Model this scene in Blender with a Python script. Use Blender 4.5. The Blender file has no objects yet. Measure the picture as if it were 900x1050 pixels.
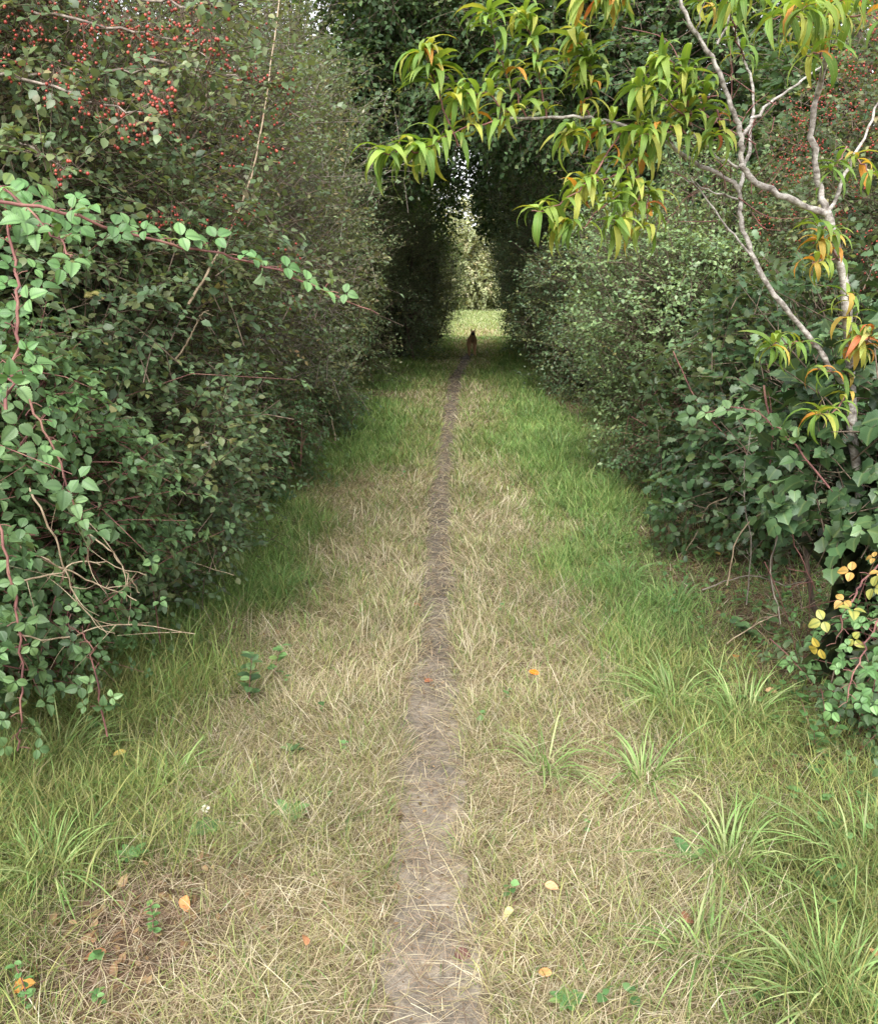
import bpy, math, numpy as np
from mathutils import Vector, noise as mnoise

SC = bpy.context.scene
COL = SC.collection
rng = np.random.default_rng(11)
UP = np.array([0., 0., 1.])
R_ = math.radians

def nrm(v):
    return v / (np.linalg.norm(v, axis=-1, keepdims=True) + 1e-9)

def arr(*a):
    return np.array(a, dtype=float)

# ------------------------------------------------------------------ 2D value noise
_NT = np.random.default_rng(3).random((256, 256))
def vnoise(x, y, f=1.0, o=0):
    x = np.asarray(x) * f + 37.7 * (o + 1); y = np.asarray(y) * f + 91.3 * (o + 1)
    xi = np.floor(x).astype(int); yi = np.floor(y).astype(int)
    fx = x - xi; fy = y - yi
    fx = fx * fx * (3 - 2 * fx); fy = fy * fy * (3 - 2 * fy)
    g = lambda a, b: _NT[a & 255, b & 255]
    return (g(xi, yi) * (1 - fx) + g(xi + 1, yi) * fx) * (1 - fy) + (g(xi, yi + 1) * (1 - fx) + g(xi + 1, yi + 1) * fx) * fy
def fbm(x, y, f=1.0, o=0):
    return .55 * vnoise(x, y, f, o) + .3 * vnoise(x, y, f * 2.1, o + 5) + .15 * vnoise(x, y, f * 4.3, o + 9)
def sstep(a, b, x):
    t = np.clip((x - a) / (b - a), 0, 1)
    return t * t * (3 - 2 * t)

# ------------------------------------------------------------------ camera
EYE = arr(0, 0, 1.60)
PITCH, YAW, FPX = R_(13.7), R_(1.79), 902.0
f_ = arr(-math.sin(YAW) * math.cos(PITCH), math.cos(YAW) * math.cos(PITCH), -math.sin(PITCH))
r_ = arr(math.cos(YAW), math.sin(YAW), 0)
u_ = np.cross(r_, f_)
cd = bpy.data.cameras.new("camera"); cam = bpy.data.objects.new("camera", cd); COL.objects.link(cam)
cam.location = EYE; cam.rotation_euler = (R_(90) - PITCH, 0, YAW)
cd.sensor_fit = 'HORIZONTAL'; cd.sensor_width = 36; cd.lens = 36 * FPX / 900
cd.clip_start = .05; cd.clip_end = 2000
SC.camera = cam

# ------------------------------------------------------------------ terrain
def flat(px, py):
    d = f_ + (px - 450) / FPX * r_ + (525 - py) / FPX * u_; t = -EYE[2] / d[2]; return (EYE + t * d)[:2]
_pp = [flat(*q) for q in [(447, 1050), (437, 890), (443, 700), (447, 600), (452, 500), (461, 430), (467, 390), (477, 368)]]
PATH_Y = arr(-6, *[q[1] for q in _pp], 30, 36, 44, 60)
PATH_X = arr(.03, *[q[0] for q in _pp], .32, .5, .4, .3)
def path_x(y):
    y = np.asarray(y, float)
    return np.interp(y, PATH_Y, PATH_X) + .025 * (vnoise(y, y * 0, 1.1, 3) - .5)
def path_hw(y):
    y = np.asarray(y, float)
    return np.interp(y, [0, 2, 4, 7, 11, 18, 30], [.13, .115, .085, .085, .10, .13, .2]) * (.75 + .5 * vnoise(y, y * 0, 2.3, 7))
def H(x, y):
    x = np.asarray(x, float); y = np.asarray(y, float)
    u = x - path_x(y)
    h = .07 * sstep(.6, 1.8, np.abs(u)) + .02 * (fbm(x, y, 1.4, 1) - .5) + .045 * (fbm(x, y, .45, 2) - .5)
    h = h - .035 * np.exp(-(u / .16) ** 2) * sstep(60, 25, y)
    h = h + .9 * sstep(26, 62, y) + .02 * np.maximum(y - 62, 0) * sstep(60, 120, y)
    return h
def G(px, py, dz=0.0):
    d = f_ + (px - 450) / FPX * r_ + (525 - py) / FPX * u_
    z = 0.0
    for _ in range(12):
        t = (z + dz - EYE[2]) / d[2]; p = EYE + t * d; z = float(H(p[0], p[1]))
    return arr(p[0], p[1], z + dz)
def P(px, py, depth):
    return EYE + depth * (f_ + (px - 450) / FPX * r_ + (525 - py) / FPX * u_)

# ------------------------------------------------------------------ materials
def new_mat(name):
    m = bpy.data.materials.new(name); m.use_nodes = True
    nt = m.node_tree; nt.nodes.clear()
    out = nt.nodes.new('ShaderNodeOutputMaterial')
    return m, nt, out
def leaf_mat(name, rough=.45, spec=.4, trans=.3, vein=0.0, vcol=(.33, .38, .12),  noise_amt=.35, tcol=(1.25, 1.15, .45), nscale=60., back=.0):
    m, nt, out = new_mat(name); N = nt.nodes.new; L = nt.links.new
    at = N('ShaderNodeAttribute'); at.attribute_name = 'Col'
    src = at.outputs['Color']
    if noise_amt:
        no = N('ShaderNodeTexNoise'); no.inputs['Scale'].default_value = nscale; no.inputs['Detail'].default_value = 1
        tc = N('ShaderNodeTexCoord'); L(tc.outputs['Object'], no.inputs['Vector'])
        mr = N('ShaderNodeMapRange'); mr.inputs['To Min'].default_value = 1 - noise_amt; mr.inputs['To Max'].default_value = 1 + noise_amt
        L(no.outputs['Fac'], mr.inputs['Value'])
        mul = N('ShaderNodeMix'); mul.data_type = 'RGBA'; mul.blend_type = 'MULTIPLY'; mul.inputs['Factor'].default_value = 1
        L(at.outputs['Color'], mul.inputs['A']); L(mr.outputs['Result'], mul.inputs['B'])
        src = mul.outputs['Result']
    if vein:
        lf = N('ShaderNodeAttribute'); lf.attribute_name = 'lf'
        sx = N('ShaderNodeSeparateXYZ'); L(lf.outputs['Vector'], sx.inputs['Vector'])
        ab = N('ShaderNodeMath'); ab.operation = 'ABSOLUTE'; L(sx.outputs['X'], ab.inputs[0])
        r1 = N('ShaderNodeMapRange'); r1.inputs['From Min'].default_value = .02; r1.inputs['From Max'].default_value = .10
        r1.inputs['To Min'].default_value = 1; r1.inputs['To Max'].default_value = 0; L(ab.outputs[0], r1.inputs['Value'])
        # side veins: stripes slanting from the midrib
        ad = N('ShaderNodeMath'); ad.operation = 'MULTIPLY_ADD'; L(ab.outputs[0], ad.inputs[0]); ad.inputs[1].default_value = -.45; L(sx.outputs['Y'], ad.inputs[2])
        mu = N('ShaderNodeMath'); mu.operation = 'MULTIPLY'; L(ad.outputs[0], mu.inputs[0]); mu.inputs[1].default_value = 58
        si = N('ShaderNodeMath'); si.operation = 'SINE'; L(mu.outputs[0], si.inputs[0])
        r2 = N('ShaderNodeMapRange'); r2.inputs['From Min'].default_value = .75; r2.inputs['From Max'].default_value = 1
        r2.inputs['To Max'].default_value = .45; L(si.outputs[0], r2.inputs['Value'])
        mx = N('ShaderNodeMath'); mx.operation = 'MAXIMUM'; L(r1.outputs[0], mx.inputs[0]); L(r2.outputs[0], mx.inputs[1])
        mf = N('ShaderNodeMath'); mf.operation = 'MULTIPLY'; L(mx.outputs[0], mf.inputs[0]); mf.inputs[1].default_value = vein
        vm = N('ShaderNodeMix'); vm.data_type = 'RGBA'; L(mf.outputs[0], vm.inputs['Factor']); L(src, vm.inputs['A'])
        vm.inputs['B'].default_value = (*vcol, 1); src = vm.outputs['Result']
    if back:
        ge = N('ShaderNodeNewGeometry'); bm_ = N('ShaderNodeMath'); bm_.operation = 'MULTIPLY'; L(ge.outputs['Backfacing'], bm_.inputs[0]); bm_.inputs[1].default_value = back
        b = N('ShaderNodeMix'); b.data_type = 'RGBA'; L(bm_.outputs[0], b.inputs['Factor']); L(src, b.inputs['A']); b.inputs['B'].default_value = (.3, .36, .24, 1)
        src = b.outputs['Result']
    pr = N('ShaderNodeBsdfPrincipled'); pr.inputs['Roughness'].default_value = rough
    pr.inputs['Specular IOR Level'].default_value = spec
    if vein:
        bp = N('ShaderNodeBump'); bp.inputs['Strength'].default_value = .35; bp.inputs['Distance'].default_value = .002; bp.invert = True; L(mx.outputs[0], bp.inputs['Height']); L(bp.outputs[0], pr.inputs['Normal'])
    L(src, pr.inputs['Base Color'])
    tm = N('ShaderNodeMix'); tm.data_type = 'RGBA'; tm.blend_type = 'MULTIPLY'; tm.inputs['Factor'].default_value = 1
    L(src, tm.inputs['A']); tm.inputs['B'].default_value = (*tcol, 1)
    tr = N('ShaderNodeBsdfTranslucent'); L(tm.outputs['Result'], tr.inputs['Color'])
    mix = N('ShaderNodeMixShader'); mix.inputs[0].default_value = trans
    L(pr.outputs[0], mix.inputs[1]); L(tr.outputs[0], mix.inputs[2]); L(mix.outputs[0], out.inputs['Surface'])
    return m
def bark_mat(name, c1, c2, c3=None, scale=30., rough=.8, bump=.4, stretch=(1, 1, .35)):
    m, nt, out = new_mat(name); N = nt.nodes.new; L = nt.links.new
    tc = N('ShaderNodeTexCoord'); mp = N('ShaderNodeMapping'); mp.inputs['Scale'].default_value = stretch
    L(tc.outputs['Object'], mp.inputs['Vector'])
    no = N('ShaderNodeTexNoise'); no.inputs['Scale'].default_value = scale; no.inputs['Detail'].default_value = 6; no.inputs['Roughness'].default_value = .65
    L(mp.outputs[0], no.inputs['Vector'])
    cr = N('ShaderNodeValToRGB'); e = cr.color_ramp.elements
    e[0].position = .35; e[0].color = (*c1, 1); e[1].position = .66; e[1].color = (*c2, 1)
    if c3:
        k = e.new(.5); k.color = (*c3, 1)
    L(no.outputs['Fac'], cr.inputs['Fac'])
    pr = N('ShaderNodeBsdfPrincipled'); pr.inputs['Roughness'].default_value = rough; pr.inputs['Specular IOR Level'].default_value = .25
    L(cr.outputs['Color'], pr.inputs['Base Color'])
    bp = N('ShaderNodeBump'); bp.inputs['Strength'].default_value = bump; bp.inputs['Distance'].default_value = .004; L(no.outputs['Fac'], bp.inputs['Height'])
    L(bp.outputs[0], pr.inputs['Normal']); L(pr.outputs[0], out.inputs['Surface'])
    return m
def soil_mat(name, tint=(1, 1, 1), scale=26.):
    m, nt, out = new_mat(name); N = nt.nodes.new; L = nt.links.new
    at = N('ShaderNodeAttribute'); at.attribute_name = 'Col'
    tc = N('ShaderNodeTexCoord')
    n1 = N('ShaderNodeTexNoise'); n1.inputs['Scale'].default_value = scale; n1.inputs['Detail'].default_value = 8; n1.inputs['Roughness'].default_value = .7
    n2 = N('ShaderNodeTexNoise'); n2.inputs['Scale'].default_value = scale * 9; n2.inputs['Detail'].default_value = 3
    n3 = N('ShaderNodeTexNoise'); n3.inputs['Scale'].default_value = 5.; n3.inputs['Detail'].default_value = 4
    for n in (n1, n2, n3): L(tc.outputs['Object'], n.inputs['Vector'])
    m1 = N('ShaderNodeMapRange'); m1.inputs['From Min'].default_value = .3; m1.inputs['From Max'].default_value = .7; m1.inputs['To Min'].default_value = .45; m1.inputs['To Max'].default_value = 1.45; L(n1.outputs['Fac'], m1.inputs['Value'])
    m2 = N('ShaderNodeMapRange'); m2.inputs['From Min'].default_value = .3; m2.inputs['From Max'].default_value = .7; m2.inputs['To Min'].default_value = .7; m2.inputs['To Max'].default_value = 1.3; L(n2.outputs['Fac'], m2.inputs['Value'])
    m3 = N('ShaderNodeMapRange'); m3.inputs['From Min'].default_value = .3; m3.inputs['From Max'].default_value = .7; m3.inputs['To Min'].default_value = .72; m3.inputs['To Max'].default_value = 1.2; L(n3.outputs['Fac'], m3.inputs['Value'])
    k = N('ShaderNodeMath'); k.operation = 'MULTIPLY'; L(m1.outputs[0], k.inputs[0]); L(m2.outputs[0], k.inputs[1])
    k2 = N('ShaderNodeMath'); k2.operation = 'MULTIPLY'; L(k.outputs[0], k2.inputs[0]); L(m3.outputs[0], k2.inputs[1])
    mul = N('ShaderNodeMix'); mul.data_type = 'RGBA'; mul.blend_type = 'MULTIPLY'; mul.inputs['Factor'].default_value = 1
    L(at.outputs['Color'], mul.inputs['A']); L(k2.outputs[0], mul.inputs['B'])
    pr = N('ShaderNodeBsdfPrincipled'); pr.inputs['Roughness'].default_value = .95; pr.inputs['Specular IOR Level'].default_value = .15
    L(mul.outputs['Result'], pr.inputs['Base Color'])
    bp = N('ShaderNodeBump'); bp.inputs['Strength'].default_value = .7; bp.inputs['Distance'].default_value = .012; L(n1.outputs['Fac'], bp.inputs['Height'])
    L(bp.outputs[0], pr.inputs['Normal']); L(pr.outputs[0], out.inputs['Surface'])
    return m
def fruit_mat(name):
    m, nt, out = new_mat(name); N = nt.nodes.new; L = nt.links.new
    at = N('ShaderNodeAttribute'); at.attribute_name = 'Col'
    pr = N('ShaderNodeBsdfPrincipled'); pr.inputs['Roughness'].default_value = .32; pr.inputs['Specular IOR Level'].default_value = .45
    L(at.outputs['Color'], pr.inputs['Base Color']); L(pr.outputs[0], out.inputs['Surface'])
    return m

M_LEAF = leaf_mat('shrub leaf', .4, .48, .32, back=.35, noise_amt=0)
M_BRAM = leaf_mat('bramble leaf', .45, .45, .3, vein=.55, vcol=(.06, .12, .045), back=.5, nscale=35)
M_IVY = leaf_mat('ivy leaf', .4, .45, .15, vein=.14, nscale=25)
M_PEACH = leaf_mat('peach leaf', .5, .28, .4, vein=.55, nscale=22, noise_amt=.4)
M_TREE = leaf_mat('tree leaf', .5, .35, .4, noise_amt=0)
M_GRASS = leaf_mat('grass blade', .55, .25, .3, noise_amt=0, tcol=(1.15, 1.1, .6))
M_FALL = leaf_mat('fallen leaf', .7, .2, .2, vein=.35, nscale=90, noise_amt=.5)
M_TWIG = bark_mat('twig bark', (.05, .035, .025), (.2, .15, .11), scale=40)
M_DEAD = bark_mat('dead stem', (.2, .14, .09), (.5, .4, .28), scale=35)
M_CANE = bark_mat('bramble cane skin', (.10, .045, .045), (.28, .16, .12), (.2, .09, .08), scale=20)
M_BARK = bark_mat('oak bark', (.03, .025, .02), (.14, .12, .09), scale=12, bump=.8)
M_PBARK = bark_mat('peach bark', (.12, .10, .085), (.54, .51, .46), (.31, .28, .25), scale=38, stretch=(1, 1, 1.6), bump=.6, rough=.6)
M_HBARK = bark_mat('hawthorn bark', (.09, .07, .06), (.34, .29, .24), scale=30)
M_SOIL = soil_mat('verge soil')
M_PATH = soil_mat('trodden path', scale=34.)
M_FRUIT = fruit_mat('haw berry')

# ------------------------------------------------------------------ geometry collector
class Geo:
    def __init__(s): s.V, s.F3, s.F4, s.C, s.LF, s.n = [], [], [], [], [], 0
    def add(s, V, F, col, lf=None):
        V = np.asarray(V, float).reshape(-1, 3); F = np.asarray(F)
        if len(V) == 0: return
        (s.F3 if F.shape[1] == 3 else s.F4).append(F + s.n)
        s.V.append(V); c = np.asarray(col, float)
        if c.ndim == 1: c = np.tile(c, (len(V), 1))
        s.C.append(c); s.LF.append(np.zeros((len(V), 3)) if lf is None else lf); s.n += len(V)
    def build(s, name, mat, parent=None, smooth=False, lf=False):
        V = np.concatenate(s.V)
        o = np.array(parent.location) if parent is not None else np.zeros(3)
        if parent is not None and parent.parent is not None: o = o + np.array(parent.parent.location)
        me = bpy.data.meshes.new(name)
        f3 = np.concatenate(s.F3) if s.F3 else np.zeros((0, 3), int); f4 = np.concatenate(s.F4) if s.F4 else np.zeros((0, 4), int)
        me.vertices.add(len(V)); me.vertices.foreach_set('co', (V - o).astype(np.float32).ravel())
        li = np.concatenate([f3.ravel(), f4.ravel()]).astype(np.int32)
        ls = np.concatenate([np.arange(len(f3)) * 3, len(f3) * 3 + np.arange(len(f4)) * 4]).astype(np.int32)
        me.loops.add(len(li)); me.loops.foreach_set('vertex_index', li)
        me.polygons.add(len(ls)); me.polygons.foreach_set('loop_start', ls)
        if smooth: me.polygons.foreach_set('use_smooth', np.ones(len(ls), bool))
        a = me.attributes.new('Col', 'FLOAT_COLOR', 'POINT')
        c = np.concatenate(s.C); a.data.foreach_set('color', np.concatenate([c, np.ones((len(c), 1))], 1).astype(np.float32).ravel())
        if lf:
            b = me.attributes.new('lf', 'FLOAT_VECTOR', 'POINT'); b.data.foreach_set('vector', np.concatenate(s.LF).astype(np.float32).ravel())
        me.update(calc_edges=True); me.materials.append(mat)
        ob = bpy.data.objects.new(name, me); COL.objects.link(ob)
        if parent is not None: ob.parent = parent
        return ob

def tag(o, label=None, cat=None, group=None, kind=None):
    for k, v in (('label', label), ('category', cat), ('group', group), ('kind', kind)):
        if v: o[k] = v
    return o
def thing(name, label, cat, loc, group=None):
    o = bpy.data.objects.new(name, None); o.empty_display_size = .1; COL.objects.link(o)
    o.location = [float(v) for v in loc]
    return tag(o, label, cat, group)

# ------------------------------------------------------------------ leaf templates: v (k,3) as across, along, lift; f tris
def tmpl(v, f): return np.array(v, float), np.array(f, int)
def stations(ws, ys, zedge=0.0):
    v = [(0, 0, 0)]; f = []
    for w, y in zip(ws, ys): v += [(-w, y, 0), (0, y, 0), (w, y, 0)]
    v.append((0, 1, 0)); n = len(ws); t = len(v) - 1
    f += [(0, 2, 1), (0, 3, 2)]
    for i in range(n - 1):
        a = 1 + 3 * i; b = a + 3
        f += [(a, a + 1, b + 1), (a, b + 1, b), (a + 1, a + 2, b + 2), (a + 1, b + 2, b + 1)]
    a = 1 + 3 * (n - 1); f += [(a, a + 1, t), (a + 1, a + 2, t)]
    return tmpl(v, f)
def rot2(T, ang, off, sc):
    v = T[0] * sc; c, s = math.cos(ang), math.sin(ang)
    w = v.copy(); w[:, 0] = c * v[:, 0] + s * v[:, 1]; w[:, 1] = -s * v[:, 0] + c * v[:, 1]
    return w + np.array(off)
def compound(T, items):
    vs, fs, lf, n = [], [], [], 0
    for ang, off, sc in items:
        vs.append(rot2(T, ang, off, sc)); fs.append(T[1] + n); lf.append(T[0]); n += len(T[0])
    return np.concatenate(vs), np.concatenate(fs), np.concatenate(lf)
T4 = tmpl([(0, 0, 0), (-.5, .45, 0), (.5, .45, 0), (0, 1, 0)], [(0, 2, 3), (0, 3, 1)])
T7 = stations([.46, .4], [.3, .65])
TOV = stations([.3, .47, .46, .3], [.12, .35, .62, .85])
TPE = stations([.5, .95, 1.0, .82, .5, .22], [.07, .22, .4, .6, .78, .91])
TOAK = stations([.2, .34, .24, .46, .3, .42], [.12, .28, .38, .55, .68, .84])
_yy = np.linspace(.04, .96, 17); TBL = stations(list(.385 * np.sin(np.pi * _yy ** .85) ** .75 * (1 + .09 * (-1.) ** np.arange(17))), list(_yy))
T5 = tmpl([(0, 0, 0), (-.48, .4, 0), (0, .42, 0), (.48, .4, 0), (0, 1, 0)], [(0, 3, 2), (0, 2, 1), (1, 2, 4), (2, 3, 4)])
T7B = stations([.34, .33], [.3, .62])
_tri = [(0, (0, .48, 0), .56), (R_(86), (.05, .36, 0), .5), (R_(-86), (-.05, .36, 0), .5)]
for _t in (TBL, T7B): _t[0][:, 2] += .35 * np.abs(_t[0][:, 0]) - .25 * _t[0][:, 1] ** 2
TTRI = compound(TBL, _tri); TTRIF = compound(T7B, _tri)
_ivo = [(0, 0), (.30, -.10), (.54, .12), (.45, .34), (.49, .56), (.27, .70), (0, 1.0), (-.27, .70), (-.49, .56), (-.45, .34), (-.54, .12), (-.30, -.10)]
TIVY = tmpl([(0, .35, .03)] + [(x, y, 0) for x, y in _ivo], [(0, 1 + (i + 1) % 12, 1 + i)[::-1] for i in range(12)])
TEMPL = {'leaf4': T4, 'leaf5': T5, 'leaf7': T7, 'oval': TOV, 'peach': TPE, 'oak': TOAK, 'bramble': TTRI, 'bramble_far': TTRIF, 'ivy': TIVY}

def inst(T, p, d, n, size, wid=1.0, curl=.3, fold=.15):
    """N copies of a leaf: base p, direction d, face normal n, length size, width factor, curl (radians over the length), fold."""
    v, f = T[0], T[1]; N, k = len(p), len(v)
    d = nrm(d); s = nrm(np.cross(d, n)); n = np.cross(s, d)
    one = np.ones((N, 1)); c = one * np.reshape(curl, (-1, 1)) + 1e-3; fo = one * np.reshape(fold, (-1, 1)); wd = one * np.reshape(wid, (-1, 1)); sz = one * np.reshape(size, (-1, 1))
    x = v[None, :, 0] * wd; y = v[None, :, 1]; th = c * y
    yy = np.sin(th) / c; zz = -(1 - np.cos(th)) / c + fo * np.abs(x) + v[None, :, 2]
    V = p[:, None] + sz[:, :, None] * (x[..., None] * s[:, None] + yy[..., None] * d[:, None] + zz[..., None] * n[:, None])
    F = (f[None] + (np.arange(N) * k)[:, None, None]).reshape(-1, 3)
    lf = np.tile(T[2] if len(T) > 2 else v, (N, 1))
    return V.reshape(-1, 3), F, lf, k

def tubes(pts, rad, sides=4):
    """pts (N,K,3), rad (N,K): N tapering tubes as quads."""
    pts = np.asarray(pts, float); N, K = pts.shape[:2]; rad = np.asarray(rad, float) * np.ones((N, K))
    t = np.gradient(pts, axis=1) if K > 2 else np.repeat((pts[:, 1:] - pts[:, :1]), 2, 1)
    t = nrm(t); ref = np.where(np.abs(t[..., 2:3]) > .9, arr(1, 0, 0), UP)
    a = nrm(np.cross(t, ref)); b = np.cross(t, a)
    an = np.arange(sides) / sides * 2 * math.pi
    V = pts[:, :, None] + rad[:, :, None, None] * (a[:, :, None] * np.cos(an)[None, None, :, None] + b[:, :, None] * np.sin(an)[None, None, :, None])
    i = np.arange(K - 1)[:, None] * sides; j = np.arange(sides)[None]; j2 = (j + 1) % sides
    q = np.stack([i + j, i + j2, i + sides + j2, i + sides + j], -1).reshape(-1, 4)
    F = (q[None] + (np.arange(N) * K * sides)[:, None, None]).reshape(-1, 4)
    return V.reshape(-1, 3), F
def smooth_poly(pts, k=4, jit=0.0):
    """Catmull-Rom through pts -> denser polyline."""
    p = np.asarray(pts, float); q = np.concatenate([2 * p[:1] - p[1:2], p, 2 * p[-1:] - p[-2:-1]])
    out = []
    for i in range(1, len(q) - 2):
        for t in np.arange(k) / k:
            a, b, c, d = q[i - 1], q[i], q[i + 1], q[i + 2]
            out.append(.5 * (2 * b + (c - a) * t + (2 * a - 5 * b + 4 * c - d) * t * t + (3 * b - a - 3 * c + d) * t ** 3))
    out.append(p[-1]); out = np.array(out)
    if jit: out[1:-1] += rng.normal(0, jit, out[1:-1].shape)
    return out

def pick(pal, n):
    w = np.array([p[3] for p in pal], float); c = np.array([p[:3] for p in pal], float)
    return c[rng.choice(len(pal), n, p=w / w.sum())]

def tunnel_ok(p):
    """Walkers and mowing keep a clear profile over the path."""
    y = p[..., 1]; x = p[..., 0]; z = p[..., 2]
    nz = np.sin(y * 1.9 + z * 2.3) + np.sin(y * 4.7 - z * 3.1 + 1) * .6 + np.sin(y * 9.3 + z * 7.7) * .4
    hwL = np.interp(y, [0, 3, 9, 14, 19, 24, 28, 34], [.95, 1.0, 1.0, 1.25, 1.0, .5, .1, .15]) + .2 * nz * sstep(6, 12, y) * sstep(34, 24, y)
    hwR = np.interp(y, [0, 3, 9, 14, 19, 24, 30, 34], [1.2, 1.2, 1.1, .95, .98, 1.12, 1.25, 1.35]) + .2 * nz * sstep(6, 12, y)
    top = 1.6 + .122 * y + .25 * nz
    tap = np.clip((top - z) / 1.6, 0, 1) ** .6
    hwL = hwL * (1 - .6 * np.clip(z / top, 0, 1) ** 2 * sstep(14, 22, y))
    hwR = hwR * (1 - .92 * np.clip(z / top, 0, 1) ** 1.15 * sstep(10, 20, y))
    inside = (x > -hwL * tap) & (x < hwR * tap) & (z < top) & (y < 36)
    return ~inside

def spray(geo, tw, b, t, L, T, M, size, wid, pal, out, droop=.15, curl=.4, fold=.2, twr=.0016, rise=.6, clear=True, spread=(.5, 1.1), cvar=.22, sprc=None, nj=.35):
    """leafy twigs: base b (N,3), direction t, length L (N)"""
    N = len(b)
    if N == 0: return
    s = np.linspace(.12, 1, M)[None, :, None]
    L3 = np.reshape(L, (-1, 1, 1)); g = np.reshape(droop * (.5 + rng.random(N)), (-1, 1, 1))
    pts = b[:, None] + t[:, None] * L3 * s - UP * g * L3 * s * s
    tang = nrm(t[:, None] - 2 * UP * g * s)
    sd = nrm(np.cross(tang, UP + rng.normal(0, .35, (N, 1, 3))))
    sg = np.where((np.arange(M) % 2) == 0, 1., -1.)[None, :, None]
    an = rng.uniform(*spread, (N, M, 1)); an[:, -1] = .1
    d = nrm(tang * np.cos(an) + sd * sg * np.sin(an) + rng.normal(0, .22, (N, M, 3)))
    n = nrm(UP * rise + out[:, None] * .55 + rng.normal(0, nj, (N, M, 3)))
    p = pts.reshape(-1, 3); d = d.reshape(-1, 3); n = n.reshape(-1, 3)
    base = pick(pal, N) if sprc is None else sprc
    leafc = pick(pal, N * M).reshape(N, M, 3)
    c = (base[:, None] * .6 + leafc * .4) * (1 + rng.normal(0, cvar, (N, M, 1))).clip(.4, 1.8)
    c = c.reshape(-1, 3)
    sz = size * rng.uniform(.6, 1.2, len(p))
    ok = tunnel_ok(p) if clear else np.ones(len(p), bool)
    ok &= p[:, 2] > H(p[:, 0], p[:, 1]) + .01
    V, F, lf, k = inst(T, p[ok], d[ok], n[ok], sz[ok], wid * rng.uniform(.85, 1.15, ok.sum()), curl * rng.uniform(.2, 1.6, ok.sum()), fold)
    geo.add(V, F, np.repeat(c[ok], k, 0), lf)
    if tw is not None:
        q = np.linspace(-.25, 1, 4)[None, :, None]
        tp = b[:, None] + t[:, None] * L3 * q - UP * g * L3 * q * np.abs(q)
        keep = tunnel_ok(tp[:, -1]) if clear else np.ones(N, bool)
        if keep.any():
            V, F = tubes(tp[keep], (twr * np.array([1.6, 1.2, .9, .4]))[None], 3); tw.add(V, F, arr(.1, .08, .06))

ICO = None
def berry_template():
    global ICO
    import bmesh
    bm = bmesh.new(); bmesh.ops.create_icosphere(bm, subdivisions=1, radius=1)
    v = np.array([x.co[:] for x in bm.verts]); f = np.array([[w.index for w in x.verts] for x in bm.faces]); bm.free(); ICO = (v, f)
berry_template()
def berries(geo, p, r, col):
    v, f = ICO; N = len(p)
    sq = np.ones((N, 1, 3)); sq[:, 0, 2] = rng.uniform(.95, 1.25, N)
    V = p[:, None] + v[None] * np.reshape(r, (-1, 1, 1)) * sq
    F = (f[None] + (np.arange(N) * len(v))[:, None, None]).reshape(-1, 3)
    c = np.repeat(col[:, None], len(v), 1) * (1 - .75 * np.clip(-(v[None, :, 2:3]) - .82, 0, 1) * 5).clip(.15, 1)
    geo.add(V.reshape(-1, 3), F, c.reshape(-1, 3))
def berry_clusters(geo, tw, cen, per=(4, 9), r=.0052, spread=.03):
    ps, cs = [], []
    for c in cen:
        n = rng.integers(*per); q = c + rng.normal(0, spread, (n, 3)) * arr(1, 1, .8); ps.append(q)
        base = arr(.36, .05, .038) * rng.uniform(.7, 1.2); cs.append(base * rng.uniform(.65, 1.3, (n, 1)) + arr(0, .025, .008) * rng.random((n, 1)))
        if tw is not None:
            o = np.tile(c + UP * spread * 1.6, (n, 1)); V, F = tubes(np.stack([o, (o + q) / 2 + UP * .004, q], 1), .0008, 3); tw.add(V, F, arr(.12, .08, .05))
    p = np.concatenate(ps); c = np.concatenate(cs); ok = tunnel_ok(p)
    berries(geo, p[ok], r * rng.uniform(.8, 1.2, ok.sum()), c[ok])

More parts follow.
